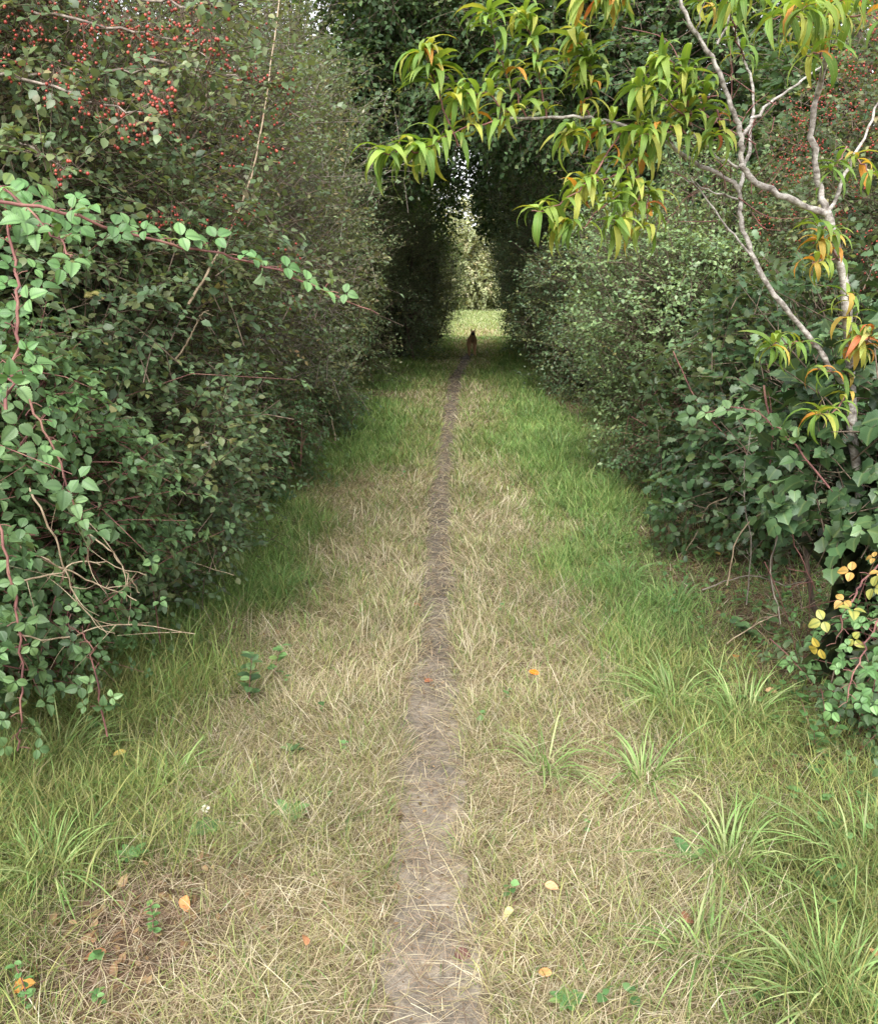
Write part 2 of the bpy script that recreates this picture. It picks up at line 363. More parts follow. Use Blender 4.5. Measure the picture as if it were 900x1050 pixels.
# ------------------------------------------------------------------ palettes (r, g, b, weight)
PAL = {
 'dark': [(.022, .055, .022, 4), (.035, .075, .028, 4), (.05, .10, .035, 2), (.10, .12, .04, .5)],
 'glauc': [(.042, .085, .038, 4), (.064, .12, .052, 4), (.095, .15, .07, 2), (.16, .18, .06, 1.0), (.28, .22, .05, .15)],
 'haw': [(.045, .085, .032, 4), (.065, .11, .042, 4), (.10, .135, .05, 2), (.14, .14, .05, .7), (.12, .08, .035, .4)],
 'brown': [(.06, .075, .03, 4), (.08, .09, .04, 3), (.12, .11, .05, 2), (.14, .085, .045, 1.5), (.2, .13, .06, .5)],
 'olive': [(.07, .10, .04, 4), (.10, .135, .05, 4), (.15, .17, .06, 2), (.22, .20, .07, 1)],
 'pale': [(.085, .15, .058, 4), (.115, .19, .075, 4), (.16, .24, .09, 2), (.05, .10, .04, 2)],
 'bram': [(.06, .13, .045, 4), (.09, .18, .06, 4), (.13, .24, .09, 2), (.04, .09, .035, 2)],
 'bramlight': [(.13, .27, .09, 4), (.18, .33, .12, 4), (.10, .21, .07, 3), (.22, .32, .10, 1)],
 'ivy': [(.022, .06, .022, 4), (.036, .085, .029, 4), (.06, .12, .038, 1.5)],
 'oak': [(.022, .05, .02, 4), (.035, .07, .026, 4), (.055, .10, .03, 2), (.09, .12, .04, .4)],
 'far': [(.15, .19, .10, 4), (.20, .24, .13, 4), (.26, .29, .16, 2), (.28, .25, .17, 1.5)],  # paled and greyed: distance haze is put into these leaf colours
 'farg': [(.10, .20, .05, 4), (.16, .28, .07, 4), (.22, .32, .09, 2)],
 'yel': [(.55, .42, .08, 4), (.6, .36, .1, 2), (.4, .40, .1, 2)],
 'peach': [(.13, .24, .045, 4), (.18, .30, .06, 4), (.25, .36, .07, 3), (.38, .40, .08, 2.2)],
 'peachyel': [(.62, .40, .06, 3), (.70, .30, .04, 3), (.66, .18, .05, 1.2), (.5, .42, .08, 2)],
 'litter': [(.14, .075, .04, 4), (.2, .12, .07, 4), (.28, .18, .1, 2), (.09, .05, .035, 3)],
}
for _k, _f in dict(dark=1.7, glauc=1.65, haw=1.65, brown=1.6, olive=1.6, pale=1.9, bram=1.35, oak=2.3, ivy=1.3, far=1.7, farg=1.3).items():
    PAL[_k] = [tuple(.86 * v * _f + .14 * _f * (.3 * r + .6 * g + .1 * b) for v in (r * 1.06, g, b * .92)) + (w,) for r, g, b, w in PAL[_k]]
SHADEC = arr(.016, .024, .012)

def lumpf(u, seed, amt):
    g = np.random.default_rng(seed); r = np.ones(len(u))
    for k in range(7):
        ax = nrm(g.normal(size=3)); fr = g.uniform(2.5, 7); r += amt * .34 * np.sin((u @ ax) * fr + g.uniform(0, 6.28))
    return r

def shrub(name, label, cat, c, r, h, face, leaf='leaf5', size=.038, wid=.75, n=3000, M=9, L=.3, pal='dark', pal2=None, stems=6, lump=.25, droop=.2,
          rise=.6, mat=None, group=None, haws=0, core=700, shell=.55, zlow=-.92, twc=None, curl=.4, bare=0, build_ret=False, spread=(.5, 1.1)):
    c = np.array([c[0], c[1], float(H(c[0], c[1]))]); root = thing(name, label, cat, c, group)
    seed = int(abs(c[0]) * 131 + c[1] * 977) % 100000
    face = nrm(np.array([*face, .25])); rx, ry = r; zc = .47 * h; R3 = arr(rx, ry, .53 * h)
    g = Geo(); tw = Geo()
    u = nrm(rng.normal(size=(n * 4, 3))); pr = np.clip(.30 + .8 * (u @ face), .04, 1)
    u = u[(rng.random(len(u)) < pr) & (u[:, 2] > zlow)][:n]
    lf_ = lumpf(u, seed, lump)
    rr = lf_ * (1 - shell * rng.random(len(u)) ** 1.7)
    b = c + arr(0, 0, zc) + u * R3 * rr[:, None]
    q = b * (2.2 / max(.6, min(rx, 1.4))) + seed % 17
    clump = np.sin(q @ arr(2.1, 1.7, 2.6)) + np.sin(q @ arr(-3.3, 2.9, 1.1) + 1) + np.sin(q @ arr(1.2, -4.1, 4.4) + 2) * .8
    keep = clump + rng.normal(0, .7, len(u)) > -.75
    b, u, lf_, clump = b[keep], u[keep], lf_[keep], clump[keep]
    out = nrm(u / R3)
    t = nrm(out * .75 + UP * .35 + rng.normal(0, .45, u.shape))
    Ls = L * rng.uniform(.5, 1.3, len(u)); b = b + out * (.09 * clump[:, None]) - t * Ls[:, None] * .6
    lng = rng.random(len(u)) < .03      # vigorous shoots that break the outline
    t[lng] = nrm(out[lng] * .6 + UP * .5 + rng.normal(0, .3, (lng.sum(), 3))); Ls[lng] *= 2.4
    # colour patches over the shrub
    pl = PAL[pal]; base = pick(pl, len(u))
    patch = np.sin(u @ arr(3.1, 5.3, 2.2) * 2 + seed) * .5 + np.sin(u @ arr(-4.1, 2.3, 6.2) * 1.7 + seed * .3) * .5
    if pal2 is not None:
        k = patch + rng.normal(0, .35, len(u)) > .45; base[k] = pick(PAL[pal2], k.sum())
    base = base * (1 + .22 * patch[:, None]).clip(.5, 1.5)
    spray(g, tw, b, t, Ls, TEMPL[leaf], M, size, wid, pl, out, droop, curl, .2, .0014 + L * .002, rise, sprc=base, spread=spread)
    # oversized leaves deep inside, coloured near black to paint the inner shade
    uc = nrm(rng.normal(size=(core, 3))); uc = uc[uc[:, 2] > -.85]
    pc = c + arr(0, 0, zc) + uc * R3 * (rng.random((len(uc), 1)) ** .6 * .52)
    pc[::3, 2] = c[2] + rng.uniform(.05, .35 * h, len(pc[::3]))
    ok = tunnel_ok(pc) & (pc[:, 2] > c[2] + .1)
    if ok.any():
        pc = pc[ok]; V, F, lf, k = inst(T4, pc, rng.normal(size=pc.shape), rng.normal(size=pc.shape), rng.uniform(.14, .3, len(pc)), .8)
        g.add(V, F, SHADEC, lf)
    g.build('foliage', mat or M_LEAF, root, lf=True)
    # woody stems from the base, plus bare twigs that show in the gaps
    st = Geo()
    for i in range(stems):
        uu = nrm(rng.normal(size=3) + face * .7 + UP * .8); e = c + arr(0, 0, zc) + uu * R3 * .9
        b0 = c + arr(rng.normal(0, rx * .25), rng.normal(0, ry * .3), -.05); mid = (b0 + e) / 2 + rng.normal(0, .12, 3) + UP * .1
        pl_ = smooth_poly([b0, mid, e], 5, .015); rad = np.linspace(.012 + .004 * h, .003, len(pl_))
        V, F = tubes(pl_[None], rad[None], 5); st.add(V, F, arr(.1, .08, .06))
    if bare:
        ub = nrm(rng.normal(size=(bare * 3, 3))); ub = ub[(ub @ face) > .1][:bare]
        b0 = c + arr(0, 0, zc) + ub * R3 * .7; t0 = nrm(ub * .5 + rng.normal(0, .5, ub.shape) + UP * .2); LL = rng.uniform(.25, .8, (len(ub), 1))
        tp = np.stack([b0, b0 + t0 * LL * .5 + rng.normal(0, .03, b0.shape), b0 + t0 * LL + rng.normal(0, .06, b0.shape)], 1)
        k = tunnel_ok(tp[:, -1]); V, F = tubes(tp[k], np.array([[.004, .003, .0012]]), 4); st.add(V, F, arr(.1, .08, .06))
    if st.V: st.build('stems', M_HBARK if twc is M_HBARK else M_TWIG, root)
    tw.build('twigs', twc or M_TWIG, root)
    if haws:
        uh = nrm(rng.normal(size=(haws * 6, 3))); uh = uh[((uh @ face) > .05) & (uh[:, 2] > -.2)][:haws]
        cen = c + arr(0, 0, zc) + uh * R3 * (lumpf(uh, seed, lump) * rng.uniform(.88, 1.03, len(uh)))[:, None]
        bg = Geo(); berry_clusters(bg, None, cen, (3, 9), .0062, .035); bg.build('berries', M_FRUIT, root, smooth=True)
    return root

def tree(name, label, cat, base, h, blobs, pal='oak', leaf='leaf4', size=.09, wid=.8, dens=55, M=9, L=.5, group=None, trunk_r=.16, mat=None, lim=True, pal2=None):
    c = np.array([base[0], base[1], float(H(base[0], base[1]))]); root = thing(name, label, cat, c, group)
    g = Geo(); tw = Geo(); wd = Geo(); lb = Geo()
    top = c + arr(rng.normal(0, .2), rng.normal(0, .2), h)
    tp = smooth_poly([c - UP * .1, c + arr(.06, .05, h * .3), c + arr(-.05, .1, h * .62), top], 6, .02)
    V, F = tubes(tp[None], (np.linspace(trunk_r, trunk_r * .25, len(tp)) * np.where(np.arange(len(tp)) == 0, 1.4, 1))[None], 10); wd.add(V, F, arr(.1, .08, .06))
    for bx, by, bz, rx, ry, rz in blobs:
        bc = arr(bx, by, bz); R3 = arr(rx, ry, rz)
        n = int(dens * 4 * math.pi * ((rx * ry + ry * rz + rx * rz) / 3))
        u = nrm(rng.normal(size=(n, 3)))
        rr = lumpf(u, int(abs(bx * 71 + by * 13 + bz * 7) * 10), .3) * (1 - .6 * rng.random(n) ** 1.6)
        b = bc + u * R3 * rr[:, None]; t = nrm(u * .7 + UP * .1 + rng.normal(0, .5, u.shape)); Ls = L * rng.uniform(.5, 1.3, n)
        # clumps: thin some directions out so that gaps remain
        keep = (np.sin(b[:, 0] * 4.1 + b[:, 1] * 1.3) + np.sin(b[:, 2] * 4.7 + b[:, 0] * 2.1) + np.sin(b[:, 1] * 3.3 - b[:, 2] * 2.9)) + rng.normal(0, .8, n) > -1.1
        b, t, Ls, u = b[keep], t[keep], Ls[keep], u[keep]
        spray(g, tw, b, t, Ls, TEMPL[leaf], M, size, wid, PAL[pal], u, .25, .4, .2, .004, .6)
        if lim:
            i = int(np.clip((bz - c[2] - .8 - np.hypot(bx - c[0], by - c[1]) * .4) / h * len(tp), 1, len(tp) - 2)); s0 = tp[i]
            for q in range(3):
                e = bc + rng.normal(0, .4, 3) * R3; pl = smooth_poly([s0, (s0 + e) / 2 + UP * .15 + rng.normal(0, .12, 3), e], 6, .02)
                V, F = tubes(pl[None], np.linspace(trunk_r * .42, .012, len(pl))[None], 6); lb.add(V, F, arr(.1, .08, .06))
    wd.build('trunk', M_BARK, root, smooth=True)
    if lim: lb.build('limbs', M_BARK, root, smooth=True)
    g.build('crown', mat or M_TREE, root); tw.build('twigs', M_TWIG, root)
    return root

# ================================================================== SETTING
def zones(x, y):
    """green, dry, bare weights on the ground."""
    u = x - path_x(y); n1 = fbm(x, y, 1.7, 20); n2 = fbm(x, y, .8, 24)
    edge = np.where(u > 0, 1.45, 1.65)
    a = np.abs(u) / edge
    green = sstep(.30, .78, a + .5 * (n1 - .5) + .3 * (n2 - .5)) + .25 * sstep(8, 12, y)
    for bx, by, br, k in BLOBS_G: green = green + k * np.exp(-(((x - bx) ** 2 + (y - by) ** 2) / br ** 2))
    for bx, by, br, k in BLOBS_D: green = green - k * np.exp(-(((x - bx) ** 2 + (y - by) ** 2) / br ** 2))
    green = green + .8 * sstep(29, 34, y)
    green = np.clip(green, .06, 1)
    bare = np.zeros_like(green)
    for bx, by, br, k in BLOBS_B: bare = bare + k * np.exp(-(((x - bx) ** 2 + (y - by) ** 2) / br ** 2))
    bare = bare + .85 * sstep(1.0, 1.12, a + .25 * (n1 - .5)) * sstep(40, 30, y) + .5 * sstep(13, 16, y) * sstep(30, 26, y) * sstep(.35, .6, n1)
    return green, np.clip(bare, 0, 1)
def gb(lst): return [(*G(px, py)[:2], r, k) for px, py, r, k in lst]
BLOBS_G = gb([(640, 585, .6, .9), (705, 690, .45, .7), (560, 455, 1.4, .9), (250, 600, .6, .8), (400, 430, 1.2, .5), (60, 850, .45, .8), (320, 465, 1.2, .6), (870, 960, .4, .5), (760, 760, .4, .5), (640, 500, .8, .6), (230, 690, .3, .3), (860, 850, .4, .4), (420, 385, 2.5, .6), (300, 540, .45, .6), (330, 440, 1.3, .5), (200, 720, .3, .5), (590, 520, .5, .5), (90, 760, .4, .5)])
BLOBS_D = gb([(370, 510, .7, .7), (320, 740, .4, .8), (530, 640, .5, .8), (600, 840, .4, .5), (520, 760, .35, .6), (495, 440, .7, .5), (380, 640, .4, .6), (620, 700, .3, .4), (560, 950, .4, .6), (340, 960, .3, .6)])
BLOBS_B = gb([(160, 940, .3, .75), (100, 1010, .25, .6), (735, 590, .5, 1.4), (690, 545, .45, 1.2), (640, 480, .4, .8), (770, 640, .35, .9), (410, 880, .1, .9), (790, 690, .3, .8), (380, 405, 1.0, .8), (850, 800, .25, .6), (225, 530, .3, .5), (250, 650, .18, .5), (550, 415, 1.2, .5), (70, 640, .3, .5)])

def ground():
    xs = np.concatenate([-np.geomspace(500, 4, 26), np.linspace(-3.9, 3.9, 196), np.geomspace(4, 500, 26)])
    ys = np.concatenate([np.linspace(-30, -1, 12), np.linspace(-.8, 14, 370), np.linspace(14.1, 40, 200), np.geomspace(41, 900, 40)])
    X, Y = np.meshgrid(xs, ys); Z = H(X, Y)
    V = np.stack([X, Y, Z], -1).reshape(-1, 3); nx, ny = len(xs), len(ys)
    i = (np.arange(ny - 1)[:, None] * nx + np.arange(nx - 1)[None]).ravel(); F = np.stack([i, i + 1, i + nx + 1, i + nx], -1)
    gr, ba = zones(V[:, 0], V[:, 1])
    c = arr(.20, .15, .085) * (1 - gr[:, None]) + arr(.085, .10, .035) * gr[:, None]
    c = c * (1 - ba[:, None]) + arr(.13, .085, .055) * ba[:, None]
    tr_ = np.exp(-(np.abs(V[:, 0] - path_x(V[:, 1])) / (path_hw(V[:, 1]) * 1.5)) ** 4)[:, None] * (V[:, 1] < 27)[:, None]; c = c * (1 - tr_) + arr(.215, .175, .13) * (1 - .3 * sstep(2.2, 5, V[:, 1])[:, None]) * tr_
    far = sstep(30, 36, V[:, 1])[:, None]; c = c * (1 - far) + arr(.2, .24, .07) * far
    g = Geo(); g.add(V, F, c); o = g.build('ground', M_SOIL, smooth=True); tag(o, kind='structure')
ground()
def path():
    ys = np.linspace(-2, 33, 900); cx = path_x(ys); hw = path_hw(ys) * (.02 + .98 * sstep(27.5, 23.5, ys))
    k = np.linspace(-1, 1, 9); rows = []
    jl = 1 + .6 * (vnoise(ys, ys * 0, 9, 31) - .5) + .3 * (vnoise(ys, ys * 0, 27, 33) - .5); jr = 1 + .6 * (vnoise(ys, ys * 0, 9, 41) - .5) + .3 * (vnoise(ys, ys * 0, 27, 43) - .5)
    W = np.where(k[None] < 0, hw[:, None] * jl[:, None], hw[:, None] * jr[:, None]) * 1.12
    X = cx[:, None] + k[None] * W; Y = ys[:, None] + 0 * X; Z = H(X, Y) + .004
    V = np.stack([X, Y, Z], -1).reshape(-1, 3); nx, ny = 9, len(ys)
    i = (np.arange(ny - 1)[:, None] * nx + np.arange(nx - 1)[None]).ravel(); F = np.stack([i, i + 1, i + nx + 1, i + nx], -1)
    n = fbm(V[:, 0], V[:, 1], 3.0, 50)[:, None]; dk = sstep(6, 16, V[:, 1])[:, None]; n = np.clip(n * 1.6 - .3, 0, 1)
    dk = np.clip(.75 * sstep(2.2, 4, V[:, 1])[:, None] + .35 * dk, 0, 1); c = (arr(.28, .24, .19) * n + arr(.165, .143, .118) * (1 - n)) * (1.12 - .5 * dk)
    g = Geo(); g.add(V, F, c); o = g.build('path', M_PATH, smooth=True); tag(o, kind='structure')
path()

# ------------------------------------------------------------------ grass blades
def blades(geo, x, y, Lh, w, col, lean, az=None, droop=.25, z0=None, segs=3, tipc=1.0, basec=.7):
    N = len(x)
    if N == 0: return
    az = rng.uniform(0, 6.283, N) if az is None else az
    hd = np.stack([np.cos(az), np.sin(az), 0 * az], -1); side = np.stack([-np.sin(az), np.cos(az), 0 * az], -1)
    tw = rng.uniform(-1.2, 1.2, N)[:, None]; side = nrm(side * np.cos(tw) + hd * np.sin(tw))
    z = H(x, y) if z0 is None else z0
    b = np.stack([x, y, z - .004], -1)
    s = np.arange(segs + 1) / segs
    Lh = np.reshape(Lh, (-1, 1, 1)); ln = np.reshape(lean * np.ones(N), (-1, 1, 1)); dr = np.reshape(droop * np.ones(N), (-1, 1, 1)); S = s[None, :, None]
    upc = np.cos(np.clip(ln, 0, 1.5)); hc = np.sin(np.clip(ln, 0, 1.5))
    pts = b[:, None] + Lh * (UP * (upc * S - dr * S ** 2.2) + hd[:, None] * (hc * S + dr * S ** 2 * .7))
    gz = H(pts[..., 0], pts[..., 1]) if z0 is None else pts[..., 2]
    pts[..., 2] = np.maximum(pts[..., 2], gz + .003 * s[None] + .002)
    prof = np.interp(s, [0, .3, .7, 1], [.8, 1, .75, 0])
    wv = (np.reshape(w * np.ones(N), (-1, 1, 1)) * .5 * prof[None, :, None]) * side[:, None]
    A = pts - wv; B = pts + wv
    V = np.stack([A, B], 2).reshape(N, -1, 3)
    V = V[:, :2 * segs + 1]; k = 2 * segs + 1; f = []
    for i in range(segs - 1): f += [(2 * i, 2 * i + 1, 2 * i + 3), (2 * i, 2 * i + 3, 2 * i + 2)]
    f.append((2 * segs - 2, 2 * segs - 1, 2 * segs))
    F = (np.array(f)[None] + (np.arange(N) * k)[:, None, None]).reshape(-1, 3)
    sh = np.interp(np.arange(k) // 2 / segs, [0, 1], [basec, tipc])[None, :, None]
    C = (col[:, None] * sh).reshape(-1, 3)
    geo.add(V.reshape(-1, 3), F, C)

STRAW = np.array([(.50, .42, .27), (.60, .52, .36), (.42, .33, .21), (.52, .46, .28), (.68, .61, .46), (.40, .37, .20)])
GREEN = np.array([(.18, .32, .085), (.235, .40, .11), (.30, .44, .13), (.40, .47, .18), (.13, .25, .07)])
YGRN = np.array([(.30, .34, .10), (.36, .36, .13), (.24, .31, .09), (.40, .38, .16)])
def rnd(c, n): return c[rng.integers(0, len(c), n)] * rng.uniform(.6, 1.25, (n, 1))
def scatter(dens_near, y0, y1, xl, xr, fall=1.0):
    """uniform over strips in depth with density falling with distance"""
    X, Y = [], []
    edges = np.geomspace(y0, y1, 26)
    for a, b in zip(edges[:-1], edges[1:]):
        m = (a + b) / 2; d = dens_near * min(1, (2.6 / m)) ** fall
        half = min(xr, .62 * m + .3); halfl = min(-xl, .62 * m + .3)
        n = int(d * (b - a) * (half + halfl)); X.append(rng.uniform(-halfl, half, n)); Y.append(rng.uniform(a, b, n))
    return np.concatenate(X), np.concatenate(Y)
def onpath(x, y, k=1.0):
    return (np.abs(x - path_x(y)) < path_hw(y) * k * (.45 + .75 * vnoise(x, y, 13, 60) + .35 * vnoise(x, y, 4, 61))) & (np.asarray(y) < 26.5)
def make_grass():
    gg, gd, gs = Geo(), Geo(), Geo()
    X0, X1 = -2.3, 2.2
    # short tangled sward
    x, y = scatter(17500, 1.2, 34, X0, X1, 1.15)
    gr, ba = zones(x, y); den = .45 + .55 * fbm(x, y, 6, 70)
    k = (~onpath(x, y) | (rng.random(len(x)) < .02)) & (rng.random(len(x)) < (1 - .86 * ba) * den * 1.1); x, y, gr = x[k], y[k], gr[k]
    N = len(x); isg = rng.random(N) < gr * .65 + .33
    yg = rng.random(N) < .45 + .3 * sstep(4.5, 2.5, y)
    c = np.where(isg[:, None], np.where(yg[:, None] & (gr < .9 + .4 * sstep(4.2, 3, y))[:, None], rnd(YGRN, N), rnd(GREEN, N)), rnd(STRAW, N))
    c = c * (.55 + .85 * fbm(x, y, 4.5, 90))[:, None]
    w = np.maximum(.0019, .00055 * y) * rng.uniform(.7, 1.5, N)
    Lh = rng.uniform(.035, .12, N) * (1 + .5 * gr) * (.25 + 1.5 * fbm(x, y, 3.5, 72))
    ln = np.where(isg, rng.uniform(.1, .9, N), rng.uniform(.3, 1.4, N))
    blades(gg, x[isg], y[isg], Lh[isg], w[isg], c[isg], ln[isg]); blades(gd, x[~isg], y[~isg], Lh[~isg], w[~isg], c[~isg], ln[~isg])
    # long dry bents
    x, y = scatter(2300, 1.2, 22, X0, X1, 1.0); gr, ba = zones(x, y); cl = fbm(x, y, 2.2, 74)
    k = ~onpath(x, y, 1.15) & (rng.random(len(x)) < (1 - gr) * (1 - .8 * ba) * sstep(.25, .6, cl) * 1.5); x, y = x[k], y[k]; N = len(x)
    blades(gd, x, y, rng.uniform(.08, .24, N), np.maximum(.0018, .00055 * y) * rng.uniform(.7, 1.3, N), rnd(STRAW, N) * 1.1, rng.uniform(.3, 1.45, N), az=vnoise(x, y, 1.2, 75) * 9 + rng.normal(0, .9, N), droop=.2)
    # long green blades near the hedges
    x, y = scatter(3600, 1.2, 30, X0, X1, 1.0); gr, ba = zones(x, y); cl = fbm(x, y, 2.0, 78)
    k = ~onpath(x, y, 1.6) & (rng.random(len(x)) < np.clip(gr * 1.2 - .25, 0, 1) * (1 - .93 * ba) * sstep(.3, .6, cl) * (1 - .5 * sstep(3.6, 2.4, y))); x, y = x[k], y[k]; N = len(x)
    cg = np.where((rng.random(N) < .22 + .5 * sstep(4.4, 2.8, y))[:, None], rnd(YGRN, N), rnd(GREEN, N)) * (.6 + .8 * fbm(x, y, 3, 91))[:, None]
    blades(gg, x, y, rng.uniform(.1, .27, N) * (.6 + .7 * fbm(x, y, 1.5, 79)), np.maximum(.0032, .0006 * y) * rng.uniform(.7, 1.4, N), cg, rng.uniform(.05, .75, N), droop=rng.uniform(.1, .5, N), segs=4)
    # flat straw lying about, thinner on the path
    x, y = scatter(5200, 1.2, 24, X0, X1, 1.0); gr, ba = zones(x, y)
    k = np.where(onpath(x, y), rng.random(len(x)) < .8, rng.random(len(x)) < (.55 + .45 * ba)); x, y = x[k], y[k]; N = len(x)
    gr, ba = zones(x, y); c = rnd(STRAW, N); br = (rng.random(N) < .3 + .45 * ba) | (onpath(x, y) & (rng.random(N) < .5)); c[br] = rnd(np.array([(.30, .21, .145), (.37, .28, .2), (.2, .14, .1), (.44, .34, .25)]), br.sum())
    blades(gs, x, y, rng.uniform(.03, .13, N), np.maximum(.0018, .0006 * y) * rng.uniform(.6, 1.4, N), c, rng.uniform(1.3, 1.5, N), droop=.06, z0=H(x, y) + rng.uniform(.006, .03, N), basec=1)
    # clearing beyond the trees
    n = 42000; y = rng.uniform(28, 62, n); x = rng.uniform(-9, 10, n); k = ~onpath(x, y, .8) & tunnel_mask(x, y); x, y = x[k], y[k]; N = len(x)
    pink = np.exp(-((x - path_x(y)) / 1.1) ** 2) * sstep(44, 36, y) > rng.random(N)
    c = rnd(np.array([(.38, .46, .2), (.46, .52, .26), (.32, .42, .18), (.54, .53, .32)]), N); c[pink] = rnd(np.array([(.5, .38, .25), (.46, .42, .2), (.55, .45, .3)]), pink.sum())
    blades(gg, x, y, rng.uniform(.08, .25, N), .03 * rng.uniform(.6, 1.3, N), c, rng.uniform(.1, .8, N))
    tag(gg.build('grass', M_GRASS), 'green blades of the verge sward on both sides of the path', 'grass', kind='stuff')
    tag(gd.build('dry_grass', M_GRASS), 'bleached straw coloured dry grass along both edges of the path', 'dry grass', kind='stuff')
    tag(gs.build('straw_litter', M_GRASS), 'flattened dead stalks strewn over the soil and the trodden path', 'straw litter', kind='stuff')
def tunnel_mask(x, y): return (y > 33) | (np.abs(x) < 1.6)
make_grass()

def make_litter():
    g = Geo(); x, y = scatter(1500, 1.3, 32, -2.6, 2.6, .8); gr, ba = zones(x, y)
    op = onpath(x, y, 1.0); k = rng.random(len(x)) < np.where(op, .22 + .1 * sstep(6, 14, y), ba ** 1.3 * .9 + .015); x, y = x[k], y[k]; N = len(x)
    p = np.stack([x, y, H(x, y) + rng.uniform(.004, .03, N)], -1); d = rng.normal(size=(N, 3)) * arr(1, 1, .25); n = UP + rng.normal(0, .35, (N, 3))
    V, F, lf, kk = inst(T7, p, d, n, np.where(onpath(x, y), .45, 1) * rng.uniform(.012, .045, N), rng.uniform(.3, .65, N), rng.uniform(-1.2, 2.4, N), rng.uniform(-.4, 1.0, N)); g.add(V, F, np.repeat(pick(PAL['litter'], N) * rng.uniform(.7, 1.3, (N, 1)), kk, 0), lf)
    tag(g.build('leaf_litter', M_FALL, lf=True), 'small dead brown leaves lying under the hedges and on the path', 'leaf litter', kind='stuff')
    # seedling leaves between the hedge feet
    g = Geo(); x, y = scatter(420, 1.3, 14, -2.3, 2.2, .7); gr, ba = zones(x, y); u = np.abs(x - path_x(y))
    k = rng.random(len(x)) < sstep(1.0, 1.6, u) * .6 + .008; k &= ~onpath(x, y, 1.5); x, y = x[k], y[k]; N = len(x)
    for j in range(4):
        p = np.stack([x, y, H(x, y) + rng.uniform(.02, .07, N)], -1); a = rng.uniform(0, 6.28, N); d = np.stack([np.cos(a), np.sin(a), rng.uniform(0, .6, N)], -1)
        V, F, lf, kk = inst(T7, p, d, UP + rng.normal(0, .3, (N, 3)), rng.uniform(.012, .035, N), .9, .4); g.add(V, F, np.repeat(pick(PAL['bramlight'], N) * rng.uniform(.6, 1.1, (N, 1)), kk, 0), lf)
    tag(g.build('ground_cover', M_LEAF, lf=True), 'scattered small leafy seedlings growing through the verge', 'ground cover', kind='stuff')
make_litter()

# ================================================================== HEDGES, LEFT
GL, GRt = 'shrubs of the left hedge', 'shrubs of the right hedge'
shrub('bramble_bush', 'bramble thicket with pale green trefoil leaves at the left edge, nearest the viewer', 'bramble', (-2.2, 3.0), (.82, .95), 1.75, (.9, -.35), 'bramble_far', .075, 1.0, 1500, 7, .4, 'bram', 'bramlight', 7, .3, .3, .7, M_BRAM, GL, core=500, twc=M_CANE)
shrub('hedge_shrub', 'dark shrub with bluish oval leaves right of the near bramble thicket', 'shrub', (-2.25, 4.3), (1.1, 1.05), 2.55, (.9, -.4), 'leaf7', .042, .62, 4800, 9, .3, 'glauc', 'haw', 8, .28, .25, .7, None, GL, core=900, bare=20)
hawt = shrub('hawthorn_bush', 'tall hawthorn hung with red berries at the upper left, over the path', 'hawthorn', (-2.65, 4.4), (1.5, 2.0), 4.3, (.85, -.5), 'leaf5', .036, .8, 6500, 9, .3, 'haw', 'glauc', 8, .25, .2, .6, None, GL, haws=150, core=1500, zlow=-.2, bare=60)
shrub('hedge_shrub', 'brownish twiggy shrub full of bare stems, beyond the tall hawthorn', 'shrub', (-2.4, 6.8), (1.35, 1.6), 4.4, (.9, -.4), 'leaf5', .04, .62, 6500, 9, .32, 'haw', 'brown', 10, .42, .2, .5, None, GL, core=1500, twc=M_HBARK, bare=420)
shrub('hedge_shrub', 'tall olive green shrub with pale top against the sky gap on the left', 'shrub', (-2.6, 9.4), (1.55, 1.8), 4.15, (.9, -.4), 'leaf5', .044, .6, 6500, 9, .35, 'olive', 'brown', 8, .45, .2, .6, None, GL, core=1500, bare=160)
shrub('bramble_bush', 'low bramble fringe along the foot of the brownish twiggy shrub', 'bramble', (-1.85, 6.9), (.55, 1.9), .85, (.9, -.3), 'bramble_far', .065, 1.0, 1300, 7, .35, 'bram', 'dark', 4, .35, .35, .7, M_BRAM, GL, core=300, twc=M_CANE)
shrub('bramble_bush', 'low dark bramble patch at the foot of the tall olive shrub', 'bramble', (-1.95, 10.2), (.5, 1.6), .8, (.9, -.3), 'bramble_far', .06, 1.0, 900, 7, .35, 'dark', 'bram', 4, .35, .35, .7, M_BRAM, GL, core=250, twc=M_CANE)
for (x, y, rx, ry, h, pal, lab) in [(-3.15, 12.3, 1.5, 1.5, 4.3, 'glauc', 'dark shrub behind the tip of the long bramble cane'), (-2.65, 15.2, 1.45, 1.5, 4.8, 'haw', 'dark green shrub where the left hedge turns into deep shade'), (-2.85, 18.8, 1.4, 1.8, 4.6, 'haw', 'deeply shaded shrub in the middle of the left tunnel wall'), (-2.05, 22.8, 1.4, 2.1, 4.6, 'glauc', 'shaded shrub left of the dog'), (-1.55, 26.8, 1.35, 2.1, 4.6, 'olive', 'shrub with sunlit yellowish edge left of the clearing'), (-1.6, 30.6, 1.3, 2.1, 4.4, 'farg', 'bright shrub at the left mouth of the clearing')]:
    shrub('hedge_shrub', lab, 'shrub', (x, y), (rx, ry), h, (.85, -.5), 'leaf4', .055, .62, 5000, 8, .42, pal, 'brown' if pal == 'dark' else None, 6, .55, .2, .6, None, GL, core=1200, bare=90)
